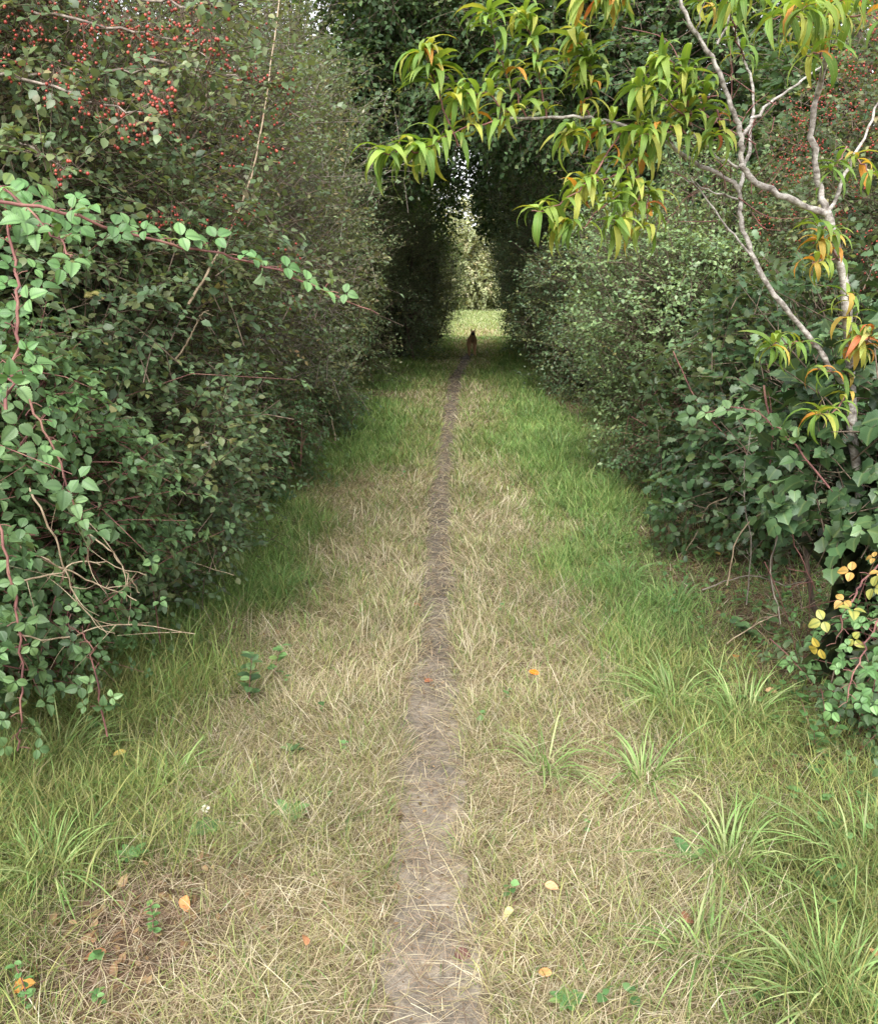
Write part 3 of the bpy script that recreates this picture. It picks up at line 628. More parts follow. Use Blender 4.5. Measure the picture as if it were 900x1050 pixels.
# ================================================================== HEDGES, RIGHT
r1 = shrub('bramble_bush', 'low bramble with yellow and green leaves at the right edge', 'bramble', (1.8, 3.05), (.45, .42), .62, (-.7, -.7), 'bramble_far', .075, 1.0, 230, 6, .3, 'bram', 'bramlight', 5, .3, .35, .7, M_BRAM, GRt, core=120, twc=M_CANE)
shrub('ivy_clump', 'glossy dark ivy with big lobed leaves around the foot of the peach tree', 'ivy', (1.70, 3.42), (.48, .42), 1.46, (-.6, -.8), 'ivy', .062, 1.0, 640, 6, .26, 'ivy', 'bram', 8, .35, .4, .3, M_IVY, GRt, core=200, curl=.6, zlow=.02, bare=50)
shrub('hedge_shrub', 'low blackish thicket with lobed leaves left of the ivy', 'shrub', (2.45, 5.35), (1.1, 1.15), 1.75, (-.75, -.65), 'oak', .06, .8, 2400, 8, .3, 'dark', 'ivy', 8, .3, .3, .6, None, GRt, core=900, bare=50)
shrub('bramble_bush', 'dark bramble patch at the foot of the pale shrub', 'bramble', (1.95, 6.7), (.6, .9), 1.15, (-.85, -.5), 'bramble_far', .065, 1.0, 900, 7, .33, 'dark', 'bram', 5, .3, .35, .7, M_BRAM, GRt, core=250, twc=M_CANE)
shrub('hedge_shrub', 'rounded pale grey green shrub on the right below the peach boughs', 'shrub', (2.25, 7.7), (1.2, 1.25), 2.45, (-.85, -.5), 'leaf5', .04, .7, 5500, 9, .3, 'pale', 'glauc', 7, .4, .2, .7, None, GRt, core=1000)
shrub('hawthorn_bush', 'hawthorn reddened with dense berries behind the peach trunk', 'hawthorn', (3.9, 6.3), (1.75, 1.8), 4.2, (-.75, -.6), 'leaf5', .04, .8, 6000, 9, .3, 'haw', 'olive', 7, .25, .2, .6, None, GRt, haws=900, core=1400, bare=120)
shrub('hedge_shrub', 'middle sized green shrub beyond the pale rounded one', 'shrub', (2.5, 11.2), (1.2, 1.5), 2.5, (-.85, -.5), 'leaf5', .05, .62, 4600, 8, .33, 'glauc', 'dark', 7, .45, .2, .6, None, GRt, core=1000)
for (x, y, rx, ry, h, pal, lab) in [(2.4, 14.4, 1.3, 1.7, 3.1, 'glauc', 'dark shrub at the start of the shaded right tunnel wall'), (2.3, 18, 1.25, 1.9, 3.9, 'glauc', 'deeply shaded shrub in the middle of the right tunnel wall'), (2.25, 22, 1.2, 2.0, 4.2, 'glauc', 'shaded shrub right of the dog'), (2.2, 26, 1.15, 2.0, 4.4, 'glauc', 'grey green shrub at the end of the right tunnel wall'), (2.4, 30.2, 1.2, 2.0, 4.0, 'olive', 'lighter shrub at the right mouth of the clearing')]:
    shrub('hedge_shrub', lab, 'shrub', (x, y), (rx, ry), h, (-.85, -.5), 'leaf4', .06, .62, 4800, 8, .42, pal, 'dark', 6, .55, .2, .6, None, GRt, core=1200, bare=60)

for i, (x, y, rx, ry, h, lab) in enumerate([(-4.3, 12.5, .9, 3.6, 2.6, 'backing shrub added to block light through the left hedge, nearer half'), (-4.1, 19.5, .9, 3.8, 2.6, 'backing shrub added to block light through the left hedge, middle part'), (-3.0, 27, .9, 4.2, 3.2, 'backing shrub added to block light through the left hedge, far end'), (4.2, 14, .9, 3.8, 2.6, 'backing shrub added to block light through the right hedge, nearer half'), (4.0, 24, .9, 5.0, 2.8, 'backing shrub added to block light through the right hedge, far end')]):
    shrub('backing_shrub', lab, 'shrub', (x, y), (rx, ry), h, (1 if x < 0 else -1, -.3), 'leaf4', .1, .75, 2200, 7, .5, 'glauc', None, 4, .3, .2, .6, None, 'backing shrubs added behind the hedges to block light', core=1500)  # row added behind to stop light showing through gaps under the hedges
# ================================================================== TREES
GT = 'trees arching over the path'
tree('oak_tree', 'dark leafy oak arching over the path from the right', 'tree', (3.1, 14.0), 8.0, [(1.7, 14.2, 4.9, 1.8, 1.8, 1.3), (.5, 15.0, 5.5, 1.5, 1.8, 1.2), (2.9, 13, 4.3, 1.5, 1.6, 1.5), (3.5, 14, 6.6, 1.9, 1.9, 1.6), (1.2, 13.6, 7.0, 1.8, 1.8, 1.4), (4.6, 13, 4.0, 1.5, 1.6, 1.7)], group=GT)
tree('oak_tree', 'dark tree leaning in from the left above the tunnel', 'tree', (-2.9, 16.4), 8.0, [(-1.7, 15.8, 4.9, 1.4, 1.7, 1.4), (-.7, 16.8, 5.9, 1.5, 1.7, 1.3), (-1.4, 15.2, 6.7, 1.4, 1.7, 1.3), (-2.6, 17.6, 4.4, 1.4, 1.6, 1.5)], group=GT)
tree('oak_tree', 'second dark tree on the right, deeper in the tunnel', 'tree', (2.8, 20.0), 8.5, [(1.6, 19.6, 5.1, 1.6, 1.8, 1.5), (.6, 20.5, 6.5, 1.6, 1.8, 1.4), (2.8, 20, 6.8, 1.7, 1.8, 1.6), (3.4, 19, 4.6, 1.4, 1.6, 1.6)], group=GT, dens=45, size=.1)
tree('oak_tree', 'second dark tree on the left, deeper in the tunnel', 'tree', (-2.6, 22.0), 8.5, [(-1.5, 21.6, 5.2, 1.5, 1.7, 1.5), (-.4, 22.4, 6.9, 1.6, 1.8, 1.4), (-1.7, 22, 6.8, 1.3, 1.6, 1.4), (-1.1, 25.4, 4.3, 1.1, 1.5, 1.2)], group=GT, dens=45, size=.1)
tree('oak_tree', 'farthest tree of the tunnel, beside the right mouth of the clearing', 'tree', (2.6, 25.6), 8.5, [(1.7, 25.2, 5.3, 1.4, 1.7, 1.5), (1.1, 26, 7.2, 1.5, 1.8, 1.4), (1.2, 24.6, 4.2, 1.1, 1.5, 1.4), (.9, 21.5, 4.0, .9, 1.3, 1.1), (2.9, 25.5, 6.4, 1.6, 1.8, 1.6)], group=GT, dens=45, size=.1)
GB = 'field hedge trees behind the hedges'
for (x, y, h, rx, lab) in [(-5.4, 7, 5.4, 1.7, 'tree filling the gap behind the left hawthorn'), (-5.6, 11.5, 5.0, 1.7, 'tree standing behind the tall olive shrub'), (-5.4, 17, 6.5, 2.0, 'tree behind the shaded left hedge'), (6.6, 9.5, 5.6, 2.0, 'tree behind the berried hawthorn on the right'), (4.6, 10.6, 5.2, 1.7, 'tree between the pale shrub and the arching oak'), (5.4, 18, 6.5, 2.0, 'tree behind the shaded right hedge'), (-5.0, 24, 6.8, 2.2, 'tree behind the left end of the tunnel'), (5.2, 25, 6.8, 2.2, 'tree behind the right end of the tunnel')]:
    tree('field_tree', lab, 'tree', (x, y), h * .85, [(x, y, h * .68, rx, rx, h * .32), (x + .5, y - .6, h * .38, rx * .9, rx * .9, h * .3), (x - .5, y + .7, h * .42, rx * .9, rx, h * .3)], 'oak' if abs(x) < 5.45 else 'olive', dens=42, size=.1, group=GB)
GF = 'pale trees beyond the clearing'
for (x, y, h, rx, lab) in [(.6, 57, 7.2, 2.4, 'light green tree closing the view straight behind the clearing'), (3.6, 58, 6.4, 2.6, 'pale bush right of the tree closing the view'), (-2.6, 58, 7.4, 2.4, 'light tree left of the tree closing the view'), (7.4, 58, 7, 3.0, 'pale tree at the far right of the clearing'), (-7, 58, 7, 3.0, 'pale tree at the far left of the clearing'), (-5.5, 42, 6, 2.2, 'bright green tree on the left side of the clearing'), (6.5, 44, 6, 2.4, 'bright green tree on the right side of the clearing')]:
    z = float(H(x, y)); tree('field_tree', lab, 'tree', (x, y), h * .8, [(x, y - .3, z + h * .72, rx * .8, rx, h * .26), (x - rx * .5, y, z + h * .38, rx * .8, rx, h * .34), (x + rx * .5, y - .3, z + h * .36, rx * .8, rx, h * .33), (x, y - 1, z + h * .2, rx, rx, h * .2)], 'far' if y > 50 else 'farg', dens=16, size=.17, L=.7, group=GF)

# ================================================================== PEACH TREE
def peach_tree():
    base = arr(1.66, 3.6, 0); base[2] = float(H(base[0], base[1])); root = thing('peach_tree', 'peach tree with bare grey limbs and drooping long green and orange leaves', 'tree', base)
    tr, lb, tw, lv, ol = Geo(), Geo(), Geo(), Geo(), Geo()
    def limb(g, pts, r0, r1, sides=8, jit=.003):
        w = smooth_poly([P(*q) for q in pts], 5, jit); rad = .7 * np.linspace(r0, r1, len(w)) * (1 + .1 * np.sin(np.arange(len(w)) * 1.9)); V, F = tubes(w[None], rad[None], sides); g = Geo(); g.add(V, F, arr(.3, .2, .15)); g.build('limb', M_PBARK, root, smooth=True); return w
    t = smooth_poly([base - UP * .1, P(884, 560, 3.5), P(874, 450, 3.32), P(870, 336, 3.2), P(861, 268, 3.15), P(847, 216, 3.1)], 5, .002)
    V, F = tubes(t[None], (np.linspace(.021, .0145, len(t)) * (1 + .08 * np.sin(np.arange(len(t)) * 1.3)))[None], 10); tr.add(V, F, arr(.3, .2, .15))
    limb(lb, [(847, 218, 3.1), (837, 175, 3.07), (832, 118, 3.0), (841, 86, 2.92), (848, 40, 2.75), (838, -30, 2.6), (820, -120, 2.5)], .018, .008)
    limb(lb, [(848, 222, 3.1), (862, 190, 3.12), (877, 158, 3.15), (897, 112, 3.2), (925, 60, 3.3)], .011, .004)
    limb(lb, [(846, 219, 3.1), (806, 203, 3.0), (770, 182, 2.95), (759, 164, 2.93), (759, 135, 2.9), (747, 100, 2.88), (729, 59, 2.85), (706, 22, 2.8), (690, -20, 2.75), (665, -80, 2.7)], .0175, .007)
    limb(lb, [(760, 140, 2.91), (783, 112, 3.0), (816, 87, 3.05), (850, 62, 3.1)], .009, .004)
    limb(lb, [(868, 398, 3.25), (850, 375, 3.2), (835, 352, 3.18), (794, 302, 3.1), (770, 259, 3.05), (759, 224, 3.02), (756, 194, 3.0), (718, 168, 2.95), (676, 144, 2.9), (640, 129, 2.85), (604, 120, 2.8), (560, 121, 2.75), (520, 122, 2.7)], .016, .0055)
    limb(lb, [(757, 196, 3.0), (768, 150, 3.1), (771, 90, 3.15), (763, 60, 3.2), (751, 28, 3.2)], .010, .0045)
    limb(lb, [(757, 172, 2.94), (735, 160, 2.9), (712, 140, 2.85), (708, 125, 2.82)], .007, .003)
    limb(lb, [(770, 262, 3.05), (742, 228, 3.0), (722, 200, 2.95), (708, 182, 2.9)], .006, .0025)
    limb(lb, [(756, 204, 3.0), (730, 196, 2.95), (700, 182, 2.9)], .005, .002)
    limb(lb, [(722, 52, 2.84), (716, 30, 2.8), (722, 0, 2.75)], .004, .002); limb(lb, [(735, 45, 2.85), (748, 15, 2.8), (758, -20, 2.75)], .006, .003)
    # leafy shoots: (points, leaves, size px-free metres)
    shoots = [([(520, 122, 2.7), (490, 128, 2.68), (460, 138, 2.65), (432, 156, 2.62)], 24), ([(436, 154, 2.62), (420, 155, 2.6), (400, 156, 2.6), (392, 157, 2.6)], 16),
              ([(470, 150, 2.68), (455, 110, 2.66), (446, 85, 2.64), (433, 50, 2.6)], 10), ([(446, 85, 2.64), (440, 66, 2.62), (432, 52, 2.6)], 12), ([(448, 84, 2.64), (446, 75, 2.63), (446, 66, 2.62)], 8),
              ([(530, 122, 2.72), (505, 100, 2.68), (480, 96, 2.66), (466, 102, 2.64)], 24), ([(540, 121, 2.73), (525, 90, 2.7), (512, 55, 2.66), (500, 10, 2.6)], 24), ([(560, 121, 2.75), (553, 80, 2.72), (545, 40, 2.68), (538, 12, 2.65)], 26),
              ([(604, 118, 2.8), (598, 104, 2.79), (607, 92, 2.78), (606, 74, 2.76), (596, 62, 2.75)], 22), ([(606, 74, 2.76), (600, 52, 2.74), (590, 36, 2.72)], 18), ([(640, -30, 2.6), (626, -12, 2.58), (612, -4, 2.56), (590, 0, 2.55)], 20), ([(650, -10, 2.6), (635, -4, 2.6), (622, 0, 2.6)], 12),
              ([(626, 126, 2.83), (620, 130, 2.82), (612, 134, 2.8)], 8), ([(640, 129, 2.85), (610, 175, 2.75), (600, 190, 2.72), (585, 200, 2.7), (560, 216, 2.66), (545, 216, 2.65)], 16), ([(590, 128, 2.79), (588, 134, 2.78), (586, 140, 2.77)], 10), ([(668, 142, 2.9), (650, 165, 2.84), (628, 180, 2.8), (606, 186, 2.78), (590, 190, 2.77)], 24),
              ([(655, 180, 2.85), (640, 196, 2.82), (622, 208, 2.8), (598, 232, 2.76), (576, 230, 2.74)], 24), ([(660, 190, 2.85), (650, 210, 2.82), (640, 220, 2.8), (628, 232, 2.78)], 16), ([(664, 190, 2.85), (664, 220, 2.83), (660, 236, 2.82)], 12), ([(676, 144, 2.9), (664, 128, 2.86), (650, 125, 2.84)], 12),
              ([(708, 128, 2.82), (690, 108, 2.78), (672, 96, 2.75), (655, 90, 2.73)], 24), ([(708, 128, 2.82), (700, 90, 2.78), (688, 66, 2.75), (672, 58, 2.74)], 24), ([(720, 120, 2.83), (722, 95, 2.8), (712, 78, 2.78), (700, 70, 2.76)], 18), ([(708, 140, 2.84), (690, 130, 2.8), (672, 132, 2.77), (655, 140, 2.75)], 20), ([(735, 110, 2.86), (738, 132, 2.84), (732, 140, 2.82)], 10),
              ([(751, 28, 3.2), (735, 10, 3.1), (715, 0, 3.0)], 12), ([(763, 60, 3.2), (750, 20, 3.0), (742, -20, 2.9)], 14), ([(850, 40, 2.75), (830, 20, 2.5), (808, 14, 2.35), (790, 18, 2.3)], 20), ([(850, 30, 2.75), (850, 8, 2.4), (838, 2, 2.2), (822, 10, 2.1)], 18), ([(848, 20, 2.72), (862, 0, 2.4), (880, -10, 2.2), (900, -8, 2.1)], 16), ([(846, 50, 2.78), (842, 54, 2.5), (834, 56, 2.4), (826, 56, 2.35)], 9), ([(850, 20, 2.7), (870, 15, 2.5), (895, 18, 2.4), (915, 30, 2.35)], 10), ([(838, -30, 2.6), (805, -20, 2.45), (775, -10, 2.4), (750, 0, 2.4)], 22), ([(838, -40, 2.6), (800, -45, 2.5), (760, -35, 2.5)], 18),
              ([(858, 240, 3.12), (845, 236, 3.05), (835, 228, 3.0)], 9), ([(862, 270, 3.15), (848, 250, 3.1), (838, 246, 3.05)], 8), ([(861, 262, 3.12), (845, 266, 3.05), (832, 270, 3.0)], 7), ([(877, 158, 3.15), (885, 168, 3.1), (893, 180, 3.05)], 7), ([(868, 150, 3.14), (860, 165, 3.1), (852, 176, 3.05)], 6),
              ([(835, 352, 3.18), (815, 352, 3.1), (796, 352, 3.05), (788, 356, 3.0)], 16), ([(870, 330, 3.2), (872, 310, 3.1), (868, 300, 3.05)], 7), ([(868, 360, 3.22), (878, 350, 3.15), (884, 345, 3.1)], 12), ([(872, 400, 3.25), (855, 420, 3.1), (846, 424, 3.05), (836, 425, 3.0)], 12), ([(880, 370, 3.2), (890, 350, 3.1), (898, 330, 3.05)], 9), ([(868, 380, 3.24), (850, 380, 3.15), (838, 378, 3.1)], 7)]
    P3 = [(.58, .40, .09, 3), (.64, .29, .06, 3), (.58, .17, .08, 1.0)]
    hot = {35: .2, 36: .2, 37: .25, 41: .5, 43: .35, 42: .25, 45: .35, 44: .2, 10: .25, 11: .3, 28: .15, 31: .3, 34: .2, 35: .5}
    yel = {43: 2.2}
    for i, (pts, nl) in enumerate(shoots):
        nl = int(nl * 2.0)
        w = smooth_poly([P(*q) for q in pts], 4, .004); V, F = tubes(w[None], np.linspace(.0034, .0014, len(w))[None], 5); sg_ = Geo(); sg_.add(V, F, arr(.3, .2, .12)); sh_ = sg_.build('shoot', M_CANE, root); lv, ol = Geo(), Geo()
        seg = np.linalg.norm(np.diff(w, axis=0), axis=1); cum = np.concatenate([[0], np.cumsum(seg)]); s = np.sort(np.concatenate([rng.uniform(0, 1, nl - nl // 4), rng.uniform(.85, 1, nl // 4)])) * cum[-1]
        p = np.stack([np.interp(s, cum, w[:, a]) for a in range(3)], -1); td = np.stack([np.interp(s, cum, np.gradient(w[:, a])) for a in range(3)], -1); td = nrm(td)
        a = np.arange(nl) * 2.4 + rng.uniform(0, 6); e1 = nrm(np.cross(td, UP + arr(.01, .02, 0))); e2 = np.cross(td, e1)
        d = nrm(td * rng.uniform(.1, .7, (nl, 1)) + e1 * np.cos(a)[:, None] + e2 * np.sin(a)[:, None] * .7 + UP * .42)
        d = nrm(d + rng.normal(0, .12, (nl, 3))); n = nrm(UP + d * -.1 + rng.normal(0, .22, (nl, 3)))
        o_ = rng.random(nl) < hot.get(i, .045)
        c = pick(PAL['peach'], nl) * rng.uniform(.8, 1.2, (nl, 1))
        if i in yel: c = pick([(.42, .5, .14, 3), (.5, .5, .18, 2)], nl)
        sz = rng.uniform(.065, .15, nl); cu = rng.uniform(1.3, 2.7, nl)
        if i == 43: sz *= .8
        V, F, lf, k = inst(TPE, p[~o_], d[~o_], n[~o_], sz[~o_], rng.uniform(.068, .1, (~o_).sum()), cu[~o_], .45)
        # tip and edge ageing
        cc = np.repeat(c[~o_], k, 0); age = np.clip((lf[:, 1:2] - .75) * 3, 0, 1) * np.repeat(rng.random(((~o_).sum(), 1)) ** 3, k, 0); cc = cc * (1 - age) + arr(.5, .36, .1) * age
        lfn = lf.copy(); lv.add(V, F, cc, lfn)
        if o_.any():
            V, F, lf, k = inst(TPE, p[o_], d[o_], n[o_], sz[o_] * .9, rng.uniform(.085, .125, o_.sum()), cu[o_] * 1.1, .5); ol.add(V, F, np.repeat(pick(P3, o_.sum()) * rng.uniform(.85, 1.15, (o_.sum(), 1)), k, 0), lf)
            tag(ol.build('withered_leaves', M_PEACH, sh_, smooth=True, lf=True), 'withered orange and yellow leaves')
        lv.build('leaves', M_PEACH, sh_, smooth=True, lf=True)
    # bare fine twigs among the limbs
    for _ in range(46):
        a = P(rng.uniform(690, 800), rng.uniform(70, 230), 3.0); e = a + rng.normal(0, .13, 3) * arr(1, .8, .8); w = smooth_poly([a, (a + e) / 2 + rng.normal(0, .02, 3), e], 4)
        V, F = tubes(w[None], np.linspace(.0022, .0009, len(w))[None], 4); tw.add(V, F, arr(.3, .2, .15))
    tr.build('trunk', M_PBARK, root, smooth=True); tw.build('bare_twigs', M_CANE, root)
peach_tree()

# ================================================================== hawthorn boughs hung with berries, part of the left hawthorn
def haw_boughs():
    st, g, bg, tw = Geo(), Geo(), Geo(), Geo()
    bo = [[(-60, 90, 3.2), (60, 74, 3.0), (150, 72, 2.9), (232, 76, 2.8)], [(-60, 0, 3.1), (60, 18, 2.9), (150, 34, 2.8), (215, 60, 2.7)], [(-50, 60, 3.0), (40, 84, 2.8), (110, 108, 2.7), (170, 118, 2.6)], [(60, -20, 3.0), (150, -2, 2.9), (215, 6, 2.8), (260, 2, 2.8)], [(-40, 120, 2.9), (30, 150, 2.7), (70, 178, 2.6)], [(150, 60, 3.2), (230, 78, 3.3), (292, 86, 3.4)]]
    for k, pts in enumerate(bo):
        w = smooth_poly([P(*q) for q in pts], 6, .006); V, F = tubes(w[None], np.linspace(.0065, .0015, len(w))[None], 6); st.add(V, F, arr(.2, .15, .1))
        n = 34; i = rng.integers(2, len(w), n); b = w[i]; t = nrm(rng.normal(size=(n, 3)) + arr(.3, -.2, .2)); spray(g, tw, b, t, rng.uniform(.08, .2, n), T7, 6, .034, .8, PAL['haw'], np.tile(arr(.4, -.5, .4), (n, 1)), .2, .4, .2, .0014, .6, clear=False)
    cl = [(220, 52, 2.7), (205, 32, 2.75), (188, 25, 2.75), (156, 38, 2.8), (92, 18, 2.9), (140, 46, 2.8), (20, 12, 3.0), (60, 85, 2.8), (82, 100, 2.75), (115, 115, 2.7), (150, 104, 2.65), (170, 110, 2.6), (122, 128, 2.7), (146, 140, 2.65), (70, 182, 2.6), (64, 172, 2.6), (230, 5, 2.8), (178, 2, 2.85), (258, 80, 3.3), (285, 82, 3.4), (292, 90, 3.4), (165, 30, 2.8), (212, 45, 2.7), (224, 66, 2.7), (100, 30, 2.9), (75, 20, 2.9), (44, 38, 2.9), (110, 8, 2.9), (130, 30, 2.85), (80, 60, 2.8), (24, 46, 2.95), (172, 46, 2.75), (245, 4, 2.8), (196, 8, 2.8), (100, 120, 2.7), (160, 118, 2.62), (55, 78, 2.8), (30, 30, 2.95), (22, 78, 2.9), (52, 100, 2.8), (8, 60, 2.9), (36, 8, 2.9), (56, 14, 2.9), (86, 40, 2.85), (118, 18, 2.85), (150, 18, 2.8), (160, 226, 3.4), (178, 222, 3.4), (205, 228, 3.5), (250, 222, 3.6), (238, 236, 3.6)]
    for q in cl + [(a + rng.uniform(-22, 22), b + rng.uniform(-14, 18), d + rng.uniform(-.1, .15)) for a, b, d in cl[:12]]:
        bg, sk_ = Geo(), Geo(); berry_clusters(bg, sk_, np.array([P(*q)]), (6, 15), .005, .027)
        o = bg.build('berry_cluster', M_FRUIT, hawt, smooth=True); sk_.build('stalks', M_TWIG, o)
    st.build('boughs', M_HBARK, hawt, smooth=True); g.build('bough_leaves', M_LEAF, hawt, lf=True); tw.build('bough_twigs', M_TWIG, hawt)
haw_boughs()

# ================================================================== BRAMBLE CANES
def cane(label, pts, r0, r1, leaves, size=.085, pal='bramlight', seed=1, mat=M_CANE, face=(.5, -.7, .6), group='arching bramble canes'):
    g_ = np.random.default_rng(seed); w = smooth_poly([P(*q) for q in pts], 6, .004)
    root = thing('bramble_cane', label, 'bramble cane', w[0], group); st, lv = Geo(), Geo()
    V, F = tubes(w[None], np.linspace(r0, r1, len(w))[None], 6); st.add(V, F, arr(.2, .1, .1))
    # thorns
    i = g_.integers(1, len(w) - 1, 40); q = w[i]; d = nrm(g_.normal(size=q.shape)); V, F = tubes(np.stack([q, q + d * .004, q + d * .009], 1), np.array([[.0016, .0009, .0002]]), 3); st.add(V, F, arr(.2, .1, .1))
    cum = np.concatenate([[0], np.cumsum(np.linalg.norm(np.diff(w, axis=0), axis=1))]); cum /= cum[-1]
    lo, hi, n = leaves; s = np.linspace(lo, hi, n) + g_.normal(0, .01, n); p = np.stack([np.interp(s, cum, w[:, a]) for a in range(3)], -1)
    td = nrm(np.stack([np.interp(s, cum, np.gradient(w[:, a])) for a in range(3)], -1)); sd = nrm(np.cross(td, UP)); sg = np.where(np.arange(n) % 2, 1, -1)[:, None]
    d = nrm(td * .5 + sd * sg * g_.uniform(.3, .9, (n, 1)) + UP * g_.uniform(-.2, .5, (n, 1)) + g_.normal(0, .25, (n, 3))); nn = nrm(np.array(face) + g_.normal(0, .3, (n, 3)))
    pe = p + d * .03; V, F = tubes(np.stack([p, (p + pe) / 2 + UP * .003, pe], 1), .0012, 4); st.add(V, F, arr(.2, .1, .1))
    c = pick(PAL[pal], n) * g_.uniform(.8, 1.15, (n, 1)); V, F, lf, k = inst(TTRI, pe, d, nn, size * g_.uniform(.75, 1.2, n), g_.uniform(.92, 1.1, n), g_.uniform(.1, .7, n), .22); lv.add(V, F, np.repeat(c, k, 0), lf)
    st.build('stem', mat, root, smooth=True); lv.build('leaves', M_BRAM, root, lf=True, smooth=True)
cane('long bramble cane arching over the left verge towards the path, bare at its tip', [(-60, 200, 2.0), (40, 212, 2.05), (120, 235, 2.1), (200, 256, 2.2), (270, 272, 2.3), (330, 296, 2.4), (388, 322, 2.45)], .0048, .0016, (.18, .86, 26), .062, seed=4)
cane('upright bramble cane with pairs of round leaves along the left edge', [(6, 420, 2.1), (16, 360, 2.1), (18, 300, 2.1), (12, 250, 2.12), (2, 205, 2.15)], .0045, .003, (.0, 1, 22), .062, seed=5)
cane('leafy bramble shoot hanging at the left edge above the long cane', [(-60, 150, 2.3), (0, 190, 2.2), (50, 235, 2.15), (75, 262, 2.1)], .004, .002, (.3, 1, 20), .07, seed=6)
cane('bramble shoot trailing down the left edge over dark leaves', [(-30, 360, 2.4), (20, 400, 2.35), (50, 450, 2.35), (80, 520, 2.4), (92, 560, 2.45)], .004, .002, (.1, 1, 22), .075, 'bram', seed=7)
cane('reddish bramble runner dropping to the grass at the lower left edge', [(-20, 480, 2.3), (4, 560, 2.3), (20, 640, 2.35), (22, 720, 2.4), (18, 770, 2.45)], .0042, .0022, (.2, .98, 18), .06, 'bram', seed=8)
cane('short bramble sprig standing in the grass beside the lower left thicket', [(110, 755, 2.72), (98, 700, 2.66), (90, 660, 2.64), (70, 640, 2.62)], .003, .0015, (.15, 1, 12), .055, 'bram', seed=9)
cane('bramble cane with round dark leaves in front of the right thicket', [(850, 500, 3.2), (800, 440, 3.25), (760, 418, 3.3), (715, 425, 3.4)], .004, .002, (.2, 1, 16), .08, 'bram', seed=10, face=(-.4, -.8, .5))
cane('bramble runner with yellowing leaves spilling from the low bramble on the right', [(930, 560, 2.9), (890, 590, 2.85), (870, 620, 2.8), (856, 660, 2.8)], .004, .002, (.1, 1, 10), .062, 'yel', seed=11, face=(-.4, -.8, .5))
cane('green bramble runner below the yellow leaves at the right edge', [(940, 610, 2.8), (900, 640, 2.75), (880, 680, 2.72), (868, 720, 2.7)], .004, .002, (.1, 1, 18), .052, 'bramlight', seed=12, face=(-.4, -.8, .5))

# ================================================================== DEAD STEMS
def stem(label, pts, r0=.004, r1=.0015, mat=None, side=0):
    w = smooth_poly([P(*q) for q in pts], 6, .003); root = thing('dead_stem', label, 'dead stem', w[0], 'bare stems in the hedges'); g = Geo(); V, F = tubes(w[None], np.linspace(r0, r1, len(w))[None], 5); g.add(V, F, arr(.4, .3, .2)); g.build('stem', mat or M_DEAD, root, smooth=True)
    if side:
        for _ in range(side):
            s = Geo()
            i = rng.integers(2, len(w) - 1); e = w[i] + rng.normal(0, .09, 3); q = smooth_poly([w[i], (w[i] + e) / 2 + rng.normal(0, .012, 3), e], 3); V, F = tubes(q[None], np.linspace(r1 * 1.2, r1 * .4, len(q))[None], 4); s.add(V, F, arr(.4, .3, .2)); s.build('side_twig', mat or M_DEAD, root)
stem('long thin greenish stem leaning across the left hedge to its crown', [(193, 312, 3.5), (222, 262, 3.6), (250, 200, 3.8), (268, 130, 4.0), (287, -5, 4.4)], .006, .003)
stem('forked pale twig hooking out of the brown shrub on the left', [(180, 368, 3.6), (195, 345, 3.6), (204, 325, 3.6), (214, 318, 3.65)], .004, .0015, None, 4)
stem('dead brown stems sprawling at the foot of the left hedge', [(20, 560, 2.9), (60, 580, 2.95), (100, 600, 3.0), (140, 616, 3.05)], .004, .002, None, 6)
stem('straw coloured stalk bent down to the grass by the left hedge', [(92, 548, 3.1), (118, 570, 3.1), (132, 592, 3.15), (143, 608, 3.2)], .0035, .002, None, 3)
stem('bare twig poking out low from the left hedge over the grass', [(150, 560, 4.0), (190, 575, 3.9), (240, 590, 3.8)], .003, .0012, None, 5)
stem('thin upright dead stalk at the shaded end of the left verge', [(344, 452, 9.0), (340, 430, 9.0), (336, 420, 9.0)], .008, .004)
stem('tall reddish stem slanting down across the dark right thicket', [(783, 395, 3.5), (792, 450, 3.5), (789, 493, 3.5), (812, 550, 3.5), (836, 606, 3.5)], .0048, .002, M_CANE, 5)
stem('pale twig reaching sideways across the dark right thicket', [(905, 492, 3.3), (860, 484, 3.4), (820, 484, 3.5), (802, 470, 3.5)], .003, .0015, None, 4)
stem('curved bare twig drooping under the dark right thicket', [(830, 480, 3.8), (800, 540, 3.8), (790, 600, 3.8), (820, 650, 3.8)], .0035, .0015, M_TWIG, 6)
stem('straight thin stem leaning over the shadow below the ivy', [(858, 480, 3.4), (880, 540, 3.4), (896, 590, 3.4)], .003, .0015, M_TWIG, 3)
stem('tangle of pale dead twigs lying under the dark right thicket', [(745, 660, 3.9), (785, 635, 3.9), (820, 625, 3.9), (870, 600, 3.8)], .003, .0015, None, 9)
stem('dry stem hooked over the brown litter at the right hedge foot', [(745, 510, 5.2), (725, 520, 5.2), (715, 545, 5.2), (700, 570, 5.2)], .004, .002, None, 5)
stem('long brown stem leaning through the middle of the right shrubs', [(690, 360, 5.0), (720, 420, 5.0), (760, 460, 4.9), (800, 500, 4.8)], .004, .002, M_CANE, 4)

